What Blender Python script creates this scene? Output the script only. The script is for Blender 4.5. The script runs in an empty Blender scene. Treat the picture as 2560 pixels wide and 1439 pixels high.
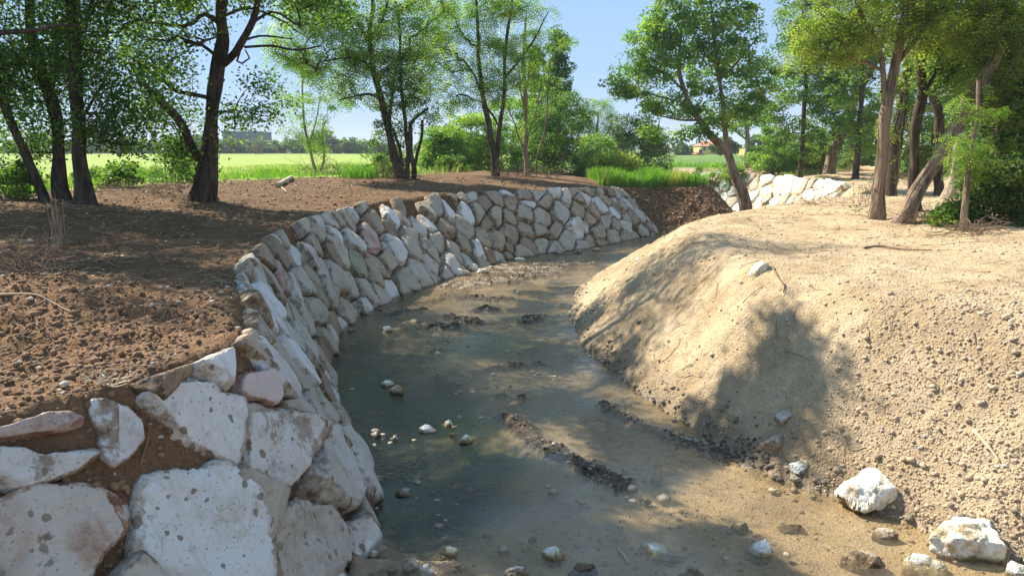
import bpy, bmesh, math, random
import numpy as np
random.seed(7); RS = np.random.RandomState(7)
S = bpy.context.scene
COL = S.collection
# ---------------------------------------------------------------- camera, world, sun
CAMH, F = 4.0, 1900.0
TH = math.atan((719.5-372)/F)
cam = bpy.data.cameras.new('camera'); co = bpy.data.objects.new('camera', cam); COL.objects.link(co)
co.location = (0, 0, CAMH); co.rotation_euler = (math.pi/2-TH, 0, 0)
cam.sensor_width = 36; cam.lens = 36*F/2560; cam.clip_start = 0.05; cam.clip_end = 3000
S.camera = co
SUN_EL = math.radians(43)
sd = np.array([-0.80, 0.60]); sd = sd/np.linalg.norm(sd)
SUN = np.array([sd[0]*math.cos(SUN_EL), sd[1]*math.cos(SUN_EL), math.sin(SUN_EL)])
w = bpy.data.worlds.new('World'); S.world = w; w.use_nodes = True
nt = w.node_tree; bg = nt.nodes['Background']
sky = nt.nodes.new('ShaderNodeTexSky'); sky.sky_type = 'NISHITA'; sky.sun_disc = False
sky.sun_elevation = SUN_EL; sky.sun_rotation = math.atan2(SUN[0], SUN[1])
sky.air_density = 1.0; sky.dust_density = 0.0; sky.ozone_density = 3.0; sky.altitude = 300
tn = nt.nodes.new('ShaderNodeMix'); tn.data_type = 'RGBA'; tn.blend_type = 'MULTIPLY'; tn.inputs[0].default_value = 1; tn.inputs[7].default_value = (1.02, 0.98, 1.0, 1)
nt.links.new(sky.outputs[0], tn.inputs[6]); 
t2 = nt.nodes.new('ShaderNodeMix'); t2.data_type = 'RGBA'; t2.inputs[0].default_value = 0.90; t2.inputs[7].default_value = (1.62, 2.60, 4.05, 1)
nt.links.new(tn.outputs[2], t2.inputs[6]); nt.links.new(t2.outputs[2], bg.inputs[0]); bg.inputs[1].default_value = 0.108
sl = bpy.data.lights.new('sun', 'SUN'); sl.energy = 5.0; sl.angle = math.radians(0.55); sl.color = (1, 0.93, 0.80)
so = bpy.data.objects.new('sun', sl); COL.objects.link(so)
from mathutils import Vector
so.rotation_euler = Vector(SUN).to_track_quat('Z', 'Y').to_euler()
S.view_settings.view_transform = 'Standard'; S.view_settings.look = 'None'
S.view_settings.exposure = 1.12; S.view_settings.gamma = 1
S.render.engine = 'CYCLES'
S.cycles.max_bounces = 8; S.cycles.transparent_max_bounces = 12; S.cycles.transmission_bounces = 4
S.cycles.diffuse_bounces = 3; S.cycles.caustics_reflective = False; S.cycles.caustics_refractive = False

def ray(u, v):
    xc = (u-1280)/F; yc = -(v-719.5)/F
    return np.array([xc, math.cos(TH)+yc*math.sin(TH), -math.sin(TH)+yc*math.cos(TH)])
def PZ(u, v, z):
    d = ray(u, v); t = (z-CAMH)/d[2]; return np.array([d[0]*t, d[1]*t, z])
def PY(u, v, y):
    d = ray(u, v); t = y/d[1]; return np.array([d[0]*t, y, CAMH+d[2]*t])
def proj(p):
    p = np.asarray(p, float); q = p-np.array([0, 0, CAMH])
    fw = q[..., 1]*math.cos(TH)-q[..., 2]*math.sin(TH); up = q[..., 1]*math.sin(TH)+q[..., 2]*math.cos(TH)
    fw = np.where(fw < 0.01, 0.01, fw)
    return 1280+F*q[..., 0]/fw, 719.5-F*up/fw

# ---------------------------------------------------------------- helpers
def hsh(ix, iy, iz, seed):
    h = (ix*374761393+iy*668265263+iz*2147483647+seed*974711) & 0xffffffff
    h = ((h ^ (h >> 13))*1274126177) & 0xffffffff
    h = (h ^ (h >> 16)) & 0xffffffff
    return h/4294967295.0
def vnoise(P, seed=0):
    P = np.asarray(P, float); i = np.floor(P).astype(np.int64); f = P-i; f = f*f*(3-2*f)
    r = 0
    for dx in (0, 1):
        for dy in (0, 1):
            for dz in (0, 1):
                wgt = (f[:, 0] if dx else 1-f[:, 0])*(f[:, 1] if dy else 1-f[:, 1])*(f[:, 2] if dz else 1-f[:, 2])
                r = r+wgt*hsh(i[:, 0]+dx, i[:, 1]+dy, i[:, 2]+dz, seed)
    return r*2-1
def fbm(P, o=4, seed=0, g=0.5):
    r = 0; a = 1; s = 0
    for k in range(o):
        r = r+a*vnoise(np.asarray(P)*(2.03**k)+k*7.3, seed+k); s += a; a *= g
    return r/s
def mesh_np(name, V, Fc, mat=None, parent=None, smooth=False, attrs=None, mats=None, matidx=None):
    V = np.ascontiguousarray(V, np.float32); Fc = np.ascontiguousarray(Fc, np.int32)
    me = bpy.data.meshes.new(name); n, k = Fc.shape
    me.vertices.add(len(V)); me.vertices.foreach_set('co', V.ravel())
    me.loops.add(n*k); me.loops.foreach_set('vertex_index', Fc.ravel())
    me.polygons.add(n); me.polygons.foreach_set('loop_start', np.arange(0, n*k, k, dtype=np.int32))
    try: me.polygons.foreach_set('loop_total', np.full(n, k, np.int32))
    except Exception: pass
    if smooth: me.polygons.foreach_set('use_smooth', np.ones(n, bool))
    for nm, arr in (attrs or {}).items():
        arr = np.asarray(arr, np.float32)
        if arr.ndim == 1:
            a = me.attributes.new(nm, 'FLOAT', 'POINT'); a.data.foreach_set('value', arr)
        else:
            a = me.attributes.new(nm, 'FLOAT_COLOR', 'POINT')
            if arr.shape[1] == 3: arr = np.hstack([arr, np.ones((len(arr), 1), np.float32)])
            a.data.foreach_set('color', np.ascontiguousarray(arr, np.float32).ravel())
    me.update(calc_edges=True)
    if mat: me.materials.append(mat)
    o = bpy.data.objects.new(name, me); COL.objects.link(o)
    if parent: o.parent = parent
    return o
def empty(name, loc=(0, 0, 0)):
    o = bpy.data.objects.new(name, None); COL.objects.link(o); o.location = loc; return o
def tag(o, label=None, cat=None, group=None, kind=None):
    if label: o['label'] = label
    if cat: o['category'] = cat
    if group: o['group'] = group
    if kind: o['kind'] = kind
    return o
_ico = {}
def ico(k):
    if k not in _ico:
        bm = bmesh.new(); bmesh.ops.create_icosphere(bm, subdivisions=k, radius=1)
        V = np.array([v.co[:] for v in bm.verts]); Fa = np.array([[v.index for v in f.verts] for f in bm.faces]); bm.free()
        _ico[k] = (V/np.linalg.norm(V, axis=1)[:, None], Fa)
    return _ico[k]

# ---------------------------------------------------------------- material helpers
class NG:
    def __init__(s, name):
        s.m = bpy.data.materials.new(name); s.m.use_nodes = True; s.t = s.m.node_tree; s.t.nodes.clear()
        s.out = s.n('ShaderNodeOutputMaterial')
    def n(s, typ, **kw):
        nd = s.t.nodes.new(typ)
        for k, v in kw.items():
            if k.startswith('i_'):
                key = k[2:]; key = int(key) if key.isdigit() else key
                s.set(nd.inputs[key], v)
            else: setattr(nd, k, v)
        return nd
    def set(s, sock, v):
        if isinstance(v, bpy.types.NodeSocket): s.t.links.new(v, sock)
        else: sock.default_value = v
    def noise(s, vec, scale, detail=4, rough=0.55, dist=0):
        nd = s.n('ShaderNodeTexNoise'); s.set(nd.inputs['Vector'], vec); nd.inputs['Scale'].default_value = scale
        nd.inputs['Detail'].default_value = detail; nd.inputs['Roughness'].default_value = rough; nd.inputs['Distortion'].default_value = dist
        return nd.outputs['Fac']
    def math(s, op, a, b=0.0, clamp=False):
        nd = s.n('ShaderNodeMath', operation=op, use_clamp=clamp); s.set(nd.inputs[0], a); s.set(nd.inputs[1], b); return nd.outputs[0]
    def ramp(s, fac, lo, hi):
        nd = s.n('ShaderNodeMapRange'); nd.interpolation_type = 'SMOOTHSTEP'; s.set(nd.inputs[0], fac)
        nd.inputs[1].default_value = lo; nd.inputs[2].default_value = hi; return nd.outputs[0]
    def mix(s, fac, a, b, mode='MIX'):
        nd = s.n('ShaderNodeMix', data_type='RGBA', blend_type=mode); s.set(nd.inputs[0], fac)
        s.set(nd.inputs[6], a if isinstance(a, bpy.types.NodeSocket) else (*a, 1)); s.set(nd.inputs[7], b if isinstance(b, bpy.types.NodeSocket) else (*b, 1))
        return nd.outputs[2]
    def scale(s, vec, v3):
        nd = s.n('ShaderNodeVectorMath', operation='MULTIPLY'); s.set(nd.inputs[0], vec); nd.inputs[1].default_value = v3; return nd.outputs[0]
    def bump(s, h, dist, strength=1.0, normal=None):
        nd = s.n('ShaderNodeBump'); s.set(nd.inputs['Height'], h); nd.inputs['Distance'].default_value = dist; nd.inputs['Strength'].default_value = strength
        if normal: s.set(nd.inputs['Normal'], normal)
        return nd.outputs[0]
    def pbr(s, col, rough=0.9, normal=None, spec=0.3):
        p = s.n('ShaderNodeBsdfPrincipled'); s.set(p.inputs['Base Color'], col if isinstance(col, bpy.types.NodeSocket) else (*col, 1))
        s.set(p.inputs['Roughness'], rough); s.set(p.inputs['Specular IOR Level'], spec)
        if normal: s.set(p.inputs['Normal'], normal)
        s.t.links.new(p.outputs[0], s.out.inputs[0]); return p
    def attr(s, name, typ='Fac'):
        nd = s.n('ShaderNodeAttribute', attribute_name=name); return nd.outputs[typ]
    def pos(s): return s.n('ShaderNodeNewGeometry').outputs['Position']
    def objvec(s):
        tc = s.n('ShaderNodeTexCoord').outputs['Object']; r = s.n('ShaderNodeObjectInfo').outputs['Random']
        nd = s.n('ShaderNodeVectorMath', operation='ADD'); s.set(nd.inputs[0], tc); s.set(nd.inputs[1], s.math('MULTIPLY', r, 57.0)); return nd.outputs[0]

def mat_ground():
    g = NG('ground_soil'); p = g.pos(); c = g.attr('col', 'Color'); rgh = g.attr('clod')
    n1 = g.noise(p, 0.9, 5, 0.6); n2 = g.noise(p, 7, 5, 0.65); n3 = g.noise(p, 38, 4, 0.7)
    c = g.mix(g.ramp(n1, 0.35, 0.68), c, g.mix(1.0, c, (0.72, 0.68, 0.62), 'MULTIPLY'))
    c = g.mix(g.ramp(n2, 0.4, 0.66), c, g.mix(1.0, c, (1.2, 1.18, 1.12), 'MULTIPLY'))
    c = g.mix(g.math('MULTIPLY', g.ramp(n3, 0.5, 0.62), 0.35), c, g.mix(1.0, c, (0.6, 0.55, 0.5), 'MULTIPLY'))
    vo = g.n('ShaderNodeTexVoronoi', feature='F1'); g.set(vo.inputs['Vector'], p); vo.inputs['Scale'].default_value = 22
    peb = g.ramp(vo.outputs['Distance'], 0.42, 0.15)
    c = g.mix(g.math('MULTIPLY', g.math('MULTIPLY', peb, g.ramp(n2, 0.5, 0.6)), 0.3), c, g.mix(1.0, c, (1.35, 1.35, 1.35), 'MULTIPLY'))
    h = g.math('ADD', g.math('MULTIPLY', n2, 0.6), g.math('MULTIPLY', n3, 0.35))
    h = g.math('ADD', h, g.math('MULTIPLY', peb, 0.15))
    h = g.math('MULTIPLY', h, rgh)
    wet = g.attr('wet')
    ro = g.math('SUBTRACT', 0.95, g.math('MULTIPLY', wet, 0.55))
    g.pbr(c, ro, g.bump(h, 0.10, 1.0), 0.25); return g.m
def mat_rock(name, front, side, stain, dots=0.0, wetline=True, tone=0.6):
    g = NG(name); v = g.objvec(); p = g.pos(); fr = g.attr('front'); front = tuple(min(0.86, q*1.15) for q in front); side = tuple(min(0.8, q*1.12) for q in side)
    n1 = g.noise(v, 1.6, 6, 0.62); n2 = g.noise(v, 6, 6, 0.68); n3 = g.noise(v, 30, 4, 0.7)
    st = g.noise(g.scale(v, (0.6, 5.0, 1.0)), 2.2, 4, 0.6, 0.6)
    rnd = g.n('ShaderNodeObjectInfo').outputs['Random']
    cf = g.mix(g.ramp(n1, 0.48, 0.72), front, side)
    cf = g.mix(g.math('MULTIPLY', g.ramp(st, 0.52, 0.70), 0.6), cf, side); cf = g.mix(g.math('MULTIPLY', g.ramp(g.noise(v, 0.9, 5, 0.6, 1.0), 0.50, 0.66), 0.55), cf, g.mix(0.5, side, stain))
    cs = g.mix(g.ramp(n1, 0.40, 0.62), side, stain)
    cs = g.mix(g.ramp(n2, 0.48, 0.6), cs, front)
    cs = g.mix(g.math('MULTIPLY', g.ramp(n2, 0.46, 0.36), 0.8), cs, g.mix(1.0, stain, (0.4, 0.36, 0.32), 'MULTIPLY'))
    fr2 = g.math('ADD', fr, g.math('MULTIPLY', g.math('SUBTRACT', n2, 0.5), 1.1), True)
    c = g.mix(g.ramp(fr2, 0.3, 0.7), cs, cf)
    c = g.mix(g.math('MULTIPLY', g.ramp(n3, 0.56, 0.70), 0.35), c, g.mix(1.0, c, (0.5, 0.46, 0.42), 'MULTIPLY'))
    # soil washed over the stone: patches
    sp = g.ramp(g.noise(v, 2.7, 5, 0.7, 0.3), 0.57, 0.66)
    c = g.mix(g.math('MULTIPLY', sp, g.math('ADD', 0.35 if tone > 0.25 else 0.0, g.math('MULTIPLY', rnd, 0.5))), c, (0.20, 0.125, 0.075))
    if dots:
        vo = g.n('ShaderNodeTexVoronoi', feature='F1'); g.set(vo.inputs['Vector'], g.mix(0.06, v, g.n('ShaderNodeTexNoise', i_Scale=9.0, i_Vector=v).outputs['Color'])); vo.inputs['Scale'].default_value = 11
        sz = g.n('ShaderNodeSeparateColor', i_0=vo.outputs['Color'])
        rad = g.math('MULTIPLY', g.math('POWER', sz.outputs[0], 4.0), 0.50)
        d = g.ramp(g.math('SUBTRACT', vo.outputs['Distance'], rad), 0.03, -0.03)
        vo2 = g.n('ShaderNodeTexVoronoi', feature='F1'); g.set(vo2.inputs['Vector'], v); vo2.inputs['Scale'].default_value = 34
        sz2 = g.n('ShaderNodeSeparateColor', i_0=vo2.outputs['Color'])
        d2 = g.ramp(g.math('SUBTRACT', vo2.outputs['Distance'], g.math('MULTIPLY', g.math('POWER', sz2.outputs[0], 2.0), 0.33)), 0.04, -0.04)
        dd = g.math('MAXIMUM', d, g.math('MULTIPLY', d2, 0.7))
        c = g.mix(g.math('MULTIPLY', dd, dots), c, (0.22, 0.17, 0.115))
    z = g.n('ShaderNodeSeparateXYZ', i_0=p).outputs[2]
    if wetline:
        wl = g.ramp(g.math('ADD', z, g.math('MULTIPLY', n2, 0.05)), 0.09, 0.035)
        c = g.mix(wl, c, g.mix(1.0, c, (0.50, 0.47, 0.38), 'MULTIPLY'))
    c = g.mix(g.math('MULTIPLY', rnd, tone), c, g.mix(1.0, c, (0.66, 0.57, 0.46), 'MULTIPLY'))
    h = g.math('ADD', g.math('MULTIPLY', n2, 0.8), g.math('MULTIPLY', n3, 0.3))
    n4 = g.noise(v, 3.0, 8, 0.75, 0.5); ck = g.ramp(g.math('ABSOLUTE', g.math('SUBTRACT', n4, 0.47)), 0.004, 0.0)
    h = g.math('SUBTRACT', h, g.math('MULTIPLY', g.math('MULTIPLY', ck, g.ramp(n1, 0.5, 0.6)), 0.10))
    h = g.math('MULTIPLY', h, g.math('SUBTRACT', 1.0, g.math('MULTIPLY', fr, 0.45)))
    h = g.math('ADD', h, g.math('MULTIPLY', st, 0.12))
    g.pbr(c, 0.85, g.bump(h, 0.07, 1.0), 0.3); return g.m
def mat_leaf(name, c1, c2, c3=None, trans=0.45):
    g = NG(name); v = g.attr('rnd'); cl = g.attr('clump')
    c = g.mix(v, c1, c2)
    if c3: c = g.mix(g.ramp(cl, 0.55, 0.95), c, c3)
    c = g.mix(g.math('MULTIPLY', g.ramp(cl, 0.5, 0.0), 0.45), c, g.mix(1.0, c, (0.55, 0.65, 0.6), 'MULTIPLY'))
    p = g.n('ShaderNodeBsdfPrincipled'); g.set(p.inputs['Base Color'], c); p.inputs['Roughness'].default_value = 0.5; p.inputs['Specular IOR Level'].default_value = 0.35
    t = g.n('ShaderNodeBsdfTranslucent'); g.set(t.inputs['Color'], g.mix(1.0, c, (1.5, 1.7, 0.6), 'MULTIPLY'))
    m = g.n('ShaderNodeMixShader', i_0=trans); g.t.links.new(p.outputs[0], m.inputs[1]); g.t.links.new(t.outputs[0], m.inputs[2])
    g.t.links.new(m.outputs[0], g.out.inputs[0]); return g.m
def mat_bark(name, a, b, sc=7):
    g = NG(name); p = g.pos(); q = g.scale(p, (1, 1, 0.16))
    n = g.noise(q, sc, 5, 0.65, 0.4); n2 = g.noise(q, sc*4, 4, 0.6)
    c = g.mix(g.ramp(n, 0.35, 0.65), b, a)
    c = g.mix(g.math('MULTIPLY', g.ramp(g.noise(p, 2.5, 3), 0.55, 0.7), 0.4), c, (0.16, 0.17, 0.10))
    g.pbr(c, 0.95, g.bump(g.math('ADD', g.math('MULTIPLY', n, 0.8), g.math('MULTIPLY', n2, 0.25)), 0.10), 0.2); return g.m
def mat_plain(name, c, rough=0.8, var=0.25, sc=6, bump=0.01):
    g = NG(name); p = g.pos(); n = g.noise(p, sc, 4, 0.6)
    g.pbr(g.mix(n, tuple(x*(1-var) for x in c), tuple(min(1, x*(1+var)) for x in c)), rough, g.bump(n, bump) if bump else None); return g.m
def mat_peb(name, c):
    g = NG(name); v = g.attr('rnd'); p = g.pos()
    cc = g.mix(v, tuple(x*0.72 for x in c), tuple(min(1, x*1.25) for x in c))
    cc = g.mix(g.ramp(v, 0.955, 0.98), cc, (0.52, 0.49, 0.42))
    cc = g.mix(g.math('MULTIPLY', g.noise(p, 25, 3), 0.4), cc, g.mix(1.0, cc, (0.6, 0.55, 0.5), 'MULTIPLY'))
    g.pbr(cc, 0.9, g.bump(g.noise(p, 60, 3), 0.01)); return g.m
def mat_water():
    g = NG('stream_water'); p = g.pos()
    d = g.attr('depth')
    flow = g.scale(p, (1.0, 0.7, 1.0))
    n1 = g.noise(flow, 6.5, 3, 0.6, 1.2); n2 = g.noise(flow, 20, 3, 0.6, 0.8); nbig = g.noise(p, 0.55, 3, 0.5)
    amp = g.ramp(nbig, 0.40, 0.62)
    h = g.math('ADD', g.math('MULTIPLY', n1, 0.7), g.math('MULTIPLY', n2, 0.35))
    h = g.math('MULTIPLY', h, g.math('ADD', 0.3, amp))
    nr = g.bump(h, 0.04, 1.0)
    dt = g.n('ShaderNodeVectorMath', operation='DOT_PRODUCT'); g.set(dt.inputs[0], g.n('ShaderNodeNewGeometry').outputs['Incoming']); g.set(dt.inputs[1], nr)
    fr_ = g.math('POWER', g.math('SUBTRACT', 1.0, g.math('ABSOLUTE', dt.outputs['Value']), True), 4.2); fr_ = g.math('ADD', 0.03, g.math('MULTIPLY', fr_, 0.95))   # Schlick, same from above and below
    gl = g.n('ShaderNodeBsdfGlossy'); gl.inputs['Roughness'].default_value = 0.02; g.set(gl.inputs['Normal'], nr)
    tint = g.mix(g.ramp(d, 0.02, 0.40), (0.86, 0.80, 0.68), (0.25, 0.28, 0.22))
    tr = g.n('ShaderNodeBsdfTransparent'); g.set(tr.inputs['Color'], tint)
    silt = g.mix(g.ramp(g.math('ADD', d, g.math('MULTIPLY', g.math('SUBTRACT', nbig, 0.5), 0.10)), 0.06, 0.22), (0.52, 0.42, 0.29), (0.07, 0.09, 0.06))
    df = g.n('ShaderNodeBsdfDiffuse'); g.set(df.inputs['Color'], silt)
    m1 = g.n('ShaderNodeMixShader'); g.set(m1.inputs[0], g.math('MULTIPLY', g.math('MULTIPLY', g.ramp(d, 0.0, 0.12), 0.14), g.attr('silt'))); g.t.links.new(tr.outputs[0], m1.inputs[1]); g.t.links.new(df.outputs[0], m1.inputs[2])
    m2 = g.n('ShaderNodeMixShader'); g.set(m2.inputs[0], fr_); g.t.links.new(m1.outputs[0], m2.inputs[1]); g.t.links.new(gl.outputs[0], m2.inputs[2])
    g.t.links.new(m2.outputs[0], g.out.inputs[0]); return g.m

M = {}
M['ground'] = mat_ground(); M['water'] = mat_water()
M['w'] = mat_rock('pale_limestone', (0.58, 0.57, 0.55), (0.47, 0.43, 0.36), (0.34, 0.25, 0.165))
M['g'] = mat_rock('grey_limestone', (0.43, 0.40, 0.34), (0.36, 0.31, 0.235), (0.28, 0.20, 0.13))
M['t'] = mat_rock('tan_limestone', (0.40, 0.35, 0.27), (0.34, 0.27, 0.19), (0.22, 0.14, 0.08))
M['b'] = mat_rock('brown_stained_stone', (0.30, 0.235, 0.17), (0.24, 0.165, 0.10), (0.12, 0.075, 0.045))
M['p'] = mat_rock('pink_stained_stone', (0.48, 0.40, 0.36), (0.38, 0.24, 0.19), (0.30, 0.15, 0.09))
M['o'] = mat_rock('olive_lichen_stone', (0.30, 0.28, 0.19), (0.22, 0.20, 0.12), (0.16, 0.13, 0.07))
M['W'] = mat_rock('bright_limestone', (0.85, 0.80, 0.69), (0.78, 0.70, 0.54), (0.62, 0.48, 0.29), tone=0.2)
M['dw'] = mat_rock('mud_spotted_limestone', (0.56, 0.55, 0.52), (0.47, 0.42, 0.34), (0.34, 0.25, 0.165), 0.9, tone=0.35)
M['dg'] = mat_rock('mud_spotted_grey_limestone', (0.48, 0.46, 0.42), (0.44, 0.39, 0.31), (0.32, 0.24, 0.16), 0.7)
M['dp'] = mat_rock('ochre_stained_limestone', (0.55, 0.52, 0.48), (0.40, 0.26, 0.18), (0.33, 0.15, 0.07), 0.75)
M['L_rob'] = mat_leaf('robinia_leaf', (0.13, 0.235, 0.04), (0.27, 0.40, 0.08), (0.42, 0.47, 0.11), 0.5)
M['L_yel'] = mat_leaf('yellowing_leaf', (0.11, 0.18, 0.035), (0.24, 0.31, 0.065), (0.36, 0.36, 0.09), 0.5)
M['L_broad'] = mat_leaf('broad_leaf', (0.085, 0.18, 0.04), (0.20, 0.34, 0.07), (0.30, 0.40, 0.09), 0.5)
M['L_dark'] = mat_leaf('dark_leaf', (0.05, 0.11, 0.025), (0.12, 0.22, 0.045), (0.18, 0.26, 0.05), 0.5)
M['L_deep'] = mat_leaf('deep_green_leaf', (0.03, 0.07, 0.018), (0.07, 0.14, 0.03), (0.16, 0.22, 0.05), 0.4)  # darkest of the leaf greens
M['L_far'] = mat_leaf('far_leaf', (0.06, 0.12, 0.045), (0.12, 0.20, 0.07), (0.18, 0.25, 0.08), 0.35)
M['grass'] = mat_leaf('grass_blade', (0.09, 0.21, 0.03), (0.20, 0.36, 0.055), (0.40, 0.40, 0.14), 0.4)
M['bark_dark'] = mat_bark('dark_bark', (0.11, 0.08, 0.06), (0.035, 0.025, 0.02))
M['bark_brown'] = mat_bark('brown_bark', (0.34, 0.25, 0.18), (0.12, 0.08, 0.055))
M['bark_pale'] = mat_bark('pale_bark', (0.42, 0.36, 0.27), (0.22, 0.17, 0.11))
M['twig'] = mat_plain('dry_twig', (0.20, 0.14, 0.09), 0.9, 0.4, 20)
M['twig_pale'] = mat_plain('bleached_wood', (0.50, 0.41, 0.28), 0.85, 0.25, 15)
M['vine'] = mat_plain('dry_vine', (0.36, 0.27, 0.17), 0.9, 0.4, 15)
M['peb_tan'] = mat_peb('tan_pebbles', (0.52, 0.405, 0.27)); M['peb_grey'] = mat_peb('wet_pebbles', (0.23, 0.19, 0.145)); M['peb_dark'] = mat_peb('black_mud_crumbs', (0.11, 0.088, 0.066)); M['peb_bed'] = mat_peb('streambed_pebbles', (0.36, 0.30, 0.22)); M['peb_brown'] = mat_peb('brown_clods', (0.24, 0.145, 0.08))

# ---------------------------------------------------------------- plan of the stream
PAIRS = [((-5.0, 1.6), (-6.2, 3.0)), ((-3.0, 2.9), (-4.2, 3.9)), ((-2.1, 4.3), (-3.3, 4.75)), ((-1.7, 5.6), (-2.8, 5.45)), ((-1.6, 6.6), (-2.58, 6.1)),
 ((-1.52, 7.64), (-2.5, 6.8)), ((-1.94, 9.0), (-3.0, 8.2)), ((-2.41, 10.36), (-3.5, 9.5)), ((-3.04, 12.19), (-4.2, 11.6)), ((-3.62, 14.14), (-4.7, 13.9)),
 ((-3.82, 16.42), (-5.0, 16.2)), ((-3.74, 18.29), (-5.15, 18.9)), ((-3.2, 20.6), (-5.0, 21.7)), ((-2.32, 22.85), (-4.3, 24.6)), ((-1.45, 24.77), (-3.2, 27.3)),
 ((-0.3, 27.6), (-1.6, 29.6)), ((1.08, 29.13), (0.0, 31.0)), ((2.77, 30.69), (2.0, 32.3)), ((4.75, 33.27), (3.7, 34.6)), ((7.3, 36.8), (5.2, 38.0))]
FARP = [((15.2, 38.2), (16.4, 37.2)), ((15.5, 41.0), (17.3, 41.5)), ((15.2, 44.5), (17.0, 46.2)), ((13.9, 47.6), (15.3, 50.3)), ((11.5, 50.0), (12.6, 53.0))]
def spline(P, n=12):
    P = np.array(P, float); out = []
    Q = np.vstack([2*P[0]-P[1], P, 2*P[-1]-P[-2]])
    for i in range(1, len(Q)-2):
        for k in range(n):
            t = k/n; a, b, c, d = Q[i-1:i+3]
            out.append(0.5*((2*b)+(-a+c)*t+(2*a-5*b+4*c-d)*t*t+(-a+3*b-3*c+d)*t**3))
    out.append(P[-1]); return np.array(out)
LB = np.vstack([[(-8, -10), (-6.5, -3)], spline([p[0] for p in PAIRS], 4), [(9, 36.6), (11, 36.6), (12.4, 38.6), (12.2, 42), (11, 45.5), (8, 48), (0, 56)]])
LC = np.vstack([[(-10, -10), (-8.2, -2)], spline([p[1] for p in PAIRS], 4), [(7.5, 39.2), (9.4, 39.2), (10.6, 40.6), (10.3, 42.2), (9.2, 43.8), (6.5, 45.5), (-1, 53.5)]])
RB = np.array([(5.6, -10), (5.2, 4.5), (4.97, 6.76), (4.68, 7.06), (4.34, 7.64), (3.75, 8.32), (3.29, 8.75), (3.02, 9.5), (2.7, 10.36), (2.32, 11.39), (1.97, 12.86), (1.47, 15.04), (1.42, 18.06), (1.87, 21.84), (3.3, 25.2), (6.0, 28.2), (9.5, 31.5), (13, 33.3), (14.8, 36), (15.2, 38.2), (15.5, 41), (15.2, 44.5), (13.9, 47.6), (11.5, 50), (3, 58)])
RC = np.array([(9.5, -10), (8.2, 3.5), (7.2, 5.6), (6.3, 7.6), (5.5, 8.9), (4.9, 9.7), (4.5, 10.6), (4.15, 11.6), (4.0, 12.8), (3.9, 15.0), (4.2, 18.0), (5.3, 20.7), (7.1, 23.3), (9.3, 26.4), (12.5, 29.6), (15.5, 31.8), (16.2, 34.4), (16.4, 37.2), (17.3, 41.5), (17, 46.2), (15.3, 50.3), (12.6, 53), (5, 61)])
def segdist(px, py, C):
    best = np.full(px.shape, 1e9)
    for a, b in zip(C[:-1], C[1:]):
        d = b-a; L = d@d; t = np.clip(((px-a[0])*d[0]+(py-a[1])*d[1])/L, 0, 1)
        q = (px-a[0]-t*d[0])**2+(py-a[1]-t*d[1])**2; best = np.minimum(best, q)
    return np.sqrt(best)
def inside(px, py, C):
    r = np.zeros(px.shape, bool)
    for a, b in zip(C, np.roll(C, -1, axis=0)):
        c = ((a[1] > py) != (b[1] > py)) & (px < (b[0]-a[0])*(py-a[1])/(b[1]-a[1]+1e-12)+a[0]); r ^= c
    return r
def smin(a, b, k):
    h = np.clip(0.5+0.5*(b-a)/k, 0, 1); return b*(1-h)+a*h-k*h*(1-h)
def sstep(x, a, b):
    t = np.clip((x-a)/(b-a), 0, 1); return t*t*(3-2*t)
BARS = [ # pixel polylines of mud/gravel bars in the stream: (points, half width m, height m, material 0 mud 1 gravel)
 ([(1255, 1030), (1330, 1085), (1420, 1140), (1490, 1185), (1545, 1205)], 0.20, 0.05, 0),
 ([(1500, 1005), (1600, 1050), (1700, 1095), (1800, 1130), (1860, 1160)], 0.14, 0.02, 1),
 ([(1010, 1120), (1100, 1100), (1180, 1090)], 0.20, 0.035, 1),
 ([(940, 830), (1030, 815), (1090, 812)], 0.42, 0.05, 2), ([(1080, 818), (1130, 812), (1180, 800)], 0.22, 0.04, 0),
 ([(970, 880), (1060, 885), (1110, 870)], 0.22, 0.03, 0), ([(1120, 790), (1200, 800)], 0.2, 0.03, 0), ([(1170, 740), (1240, 745)], 0.3, 0.03, 0),
 ([(1100, 930), (1140, 950)], 0.12, 0.04, 0), ([(1230, 980), (1300, 985)], 0.12, 0.03, 0), ([(1240, 915), (1340, 905)], 0.16, 0.03, 0),
 ([(1300, 800), (1360, 790)], 0.25, 0.03, 0), ([(1180, 775), (1250, 770)], 0.2, 0.03, 0), ([(980, 780), (1050, 770)], 0.2, 0.03, 0),
 ([(1150, 715), (1300, 690), (1380, 680)], 0.6, 0.02, 1), ([(1240, 675), (1440, 655)], 0.9, 0.012, 1), ([(1060, 745), (1160, 720)], 0.35, 0.02, 2),
 ([(950, 945), (990, 950)], 0.12, 0.03, 0), ([(870, 885), (920, 890)], 0.2, 0.03, 0), ([(1090, 1380), (1130, 1360)], 0.22, 0.015, 2), ([(960, 1420), (1000, 1390), (1110, 1420)], 0.3, 0.03, 2), ([(930, 1330), (900, 1400)], 0.22, 0.10, 2)]
_br = np.random.RandomState(21)
def barline(b):
    P = np.array([PZ(u, v, 0)[:2] for u, v in b[0]]); n_ = max(3, int(np.sum(np.linalg.norm(np.diff(P, axis=0), axis=1))/0.35)); t = np.linspace(0, len(P)-1, n_); i = np.minimum(t.astype(int), len(P)-2)
    return P[i]+(P[i+1]-P[i])*(t-i)[:, None]+_br.normal(0, b[1]*0.35, (n_, 2))
BARW = [(barline(b), b[1], b[2], b[3]) for b in BARS]
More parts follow.
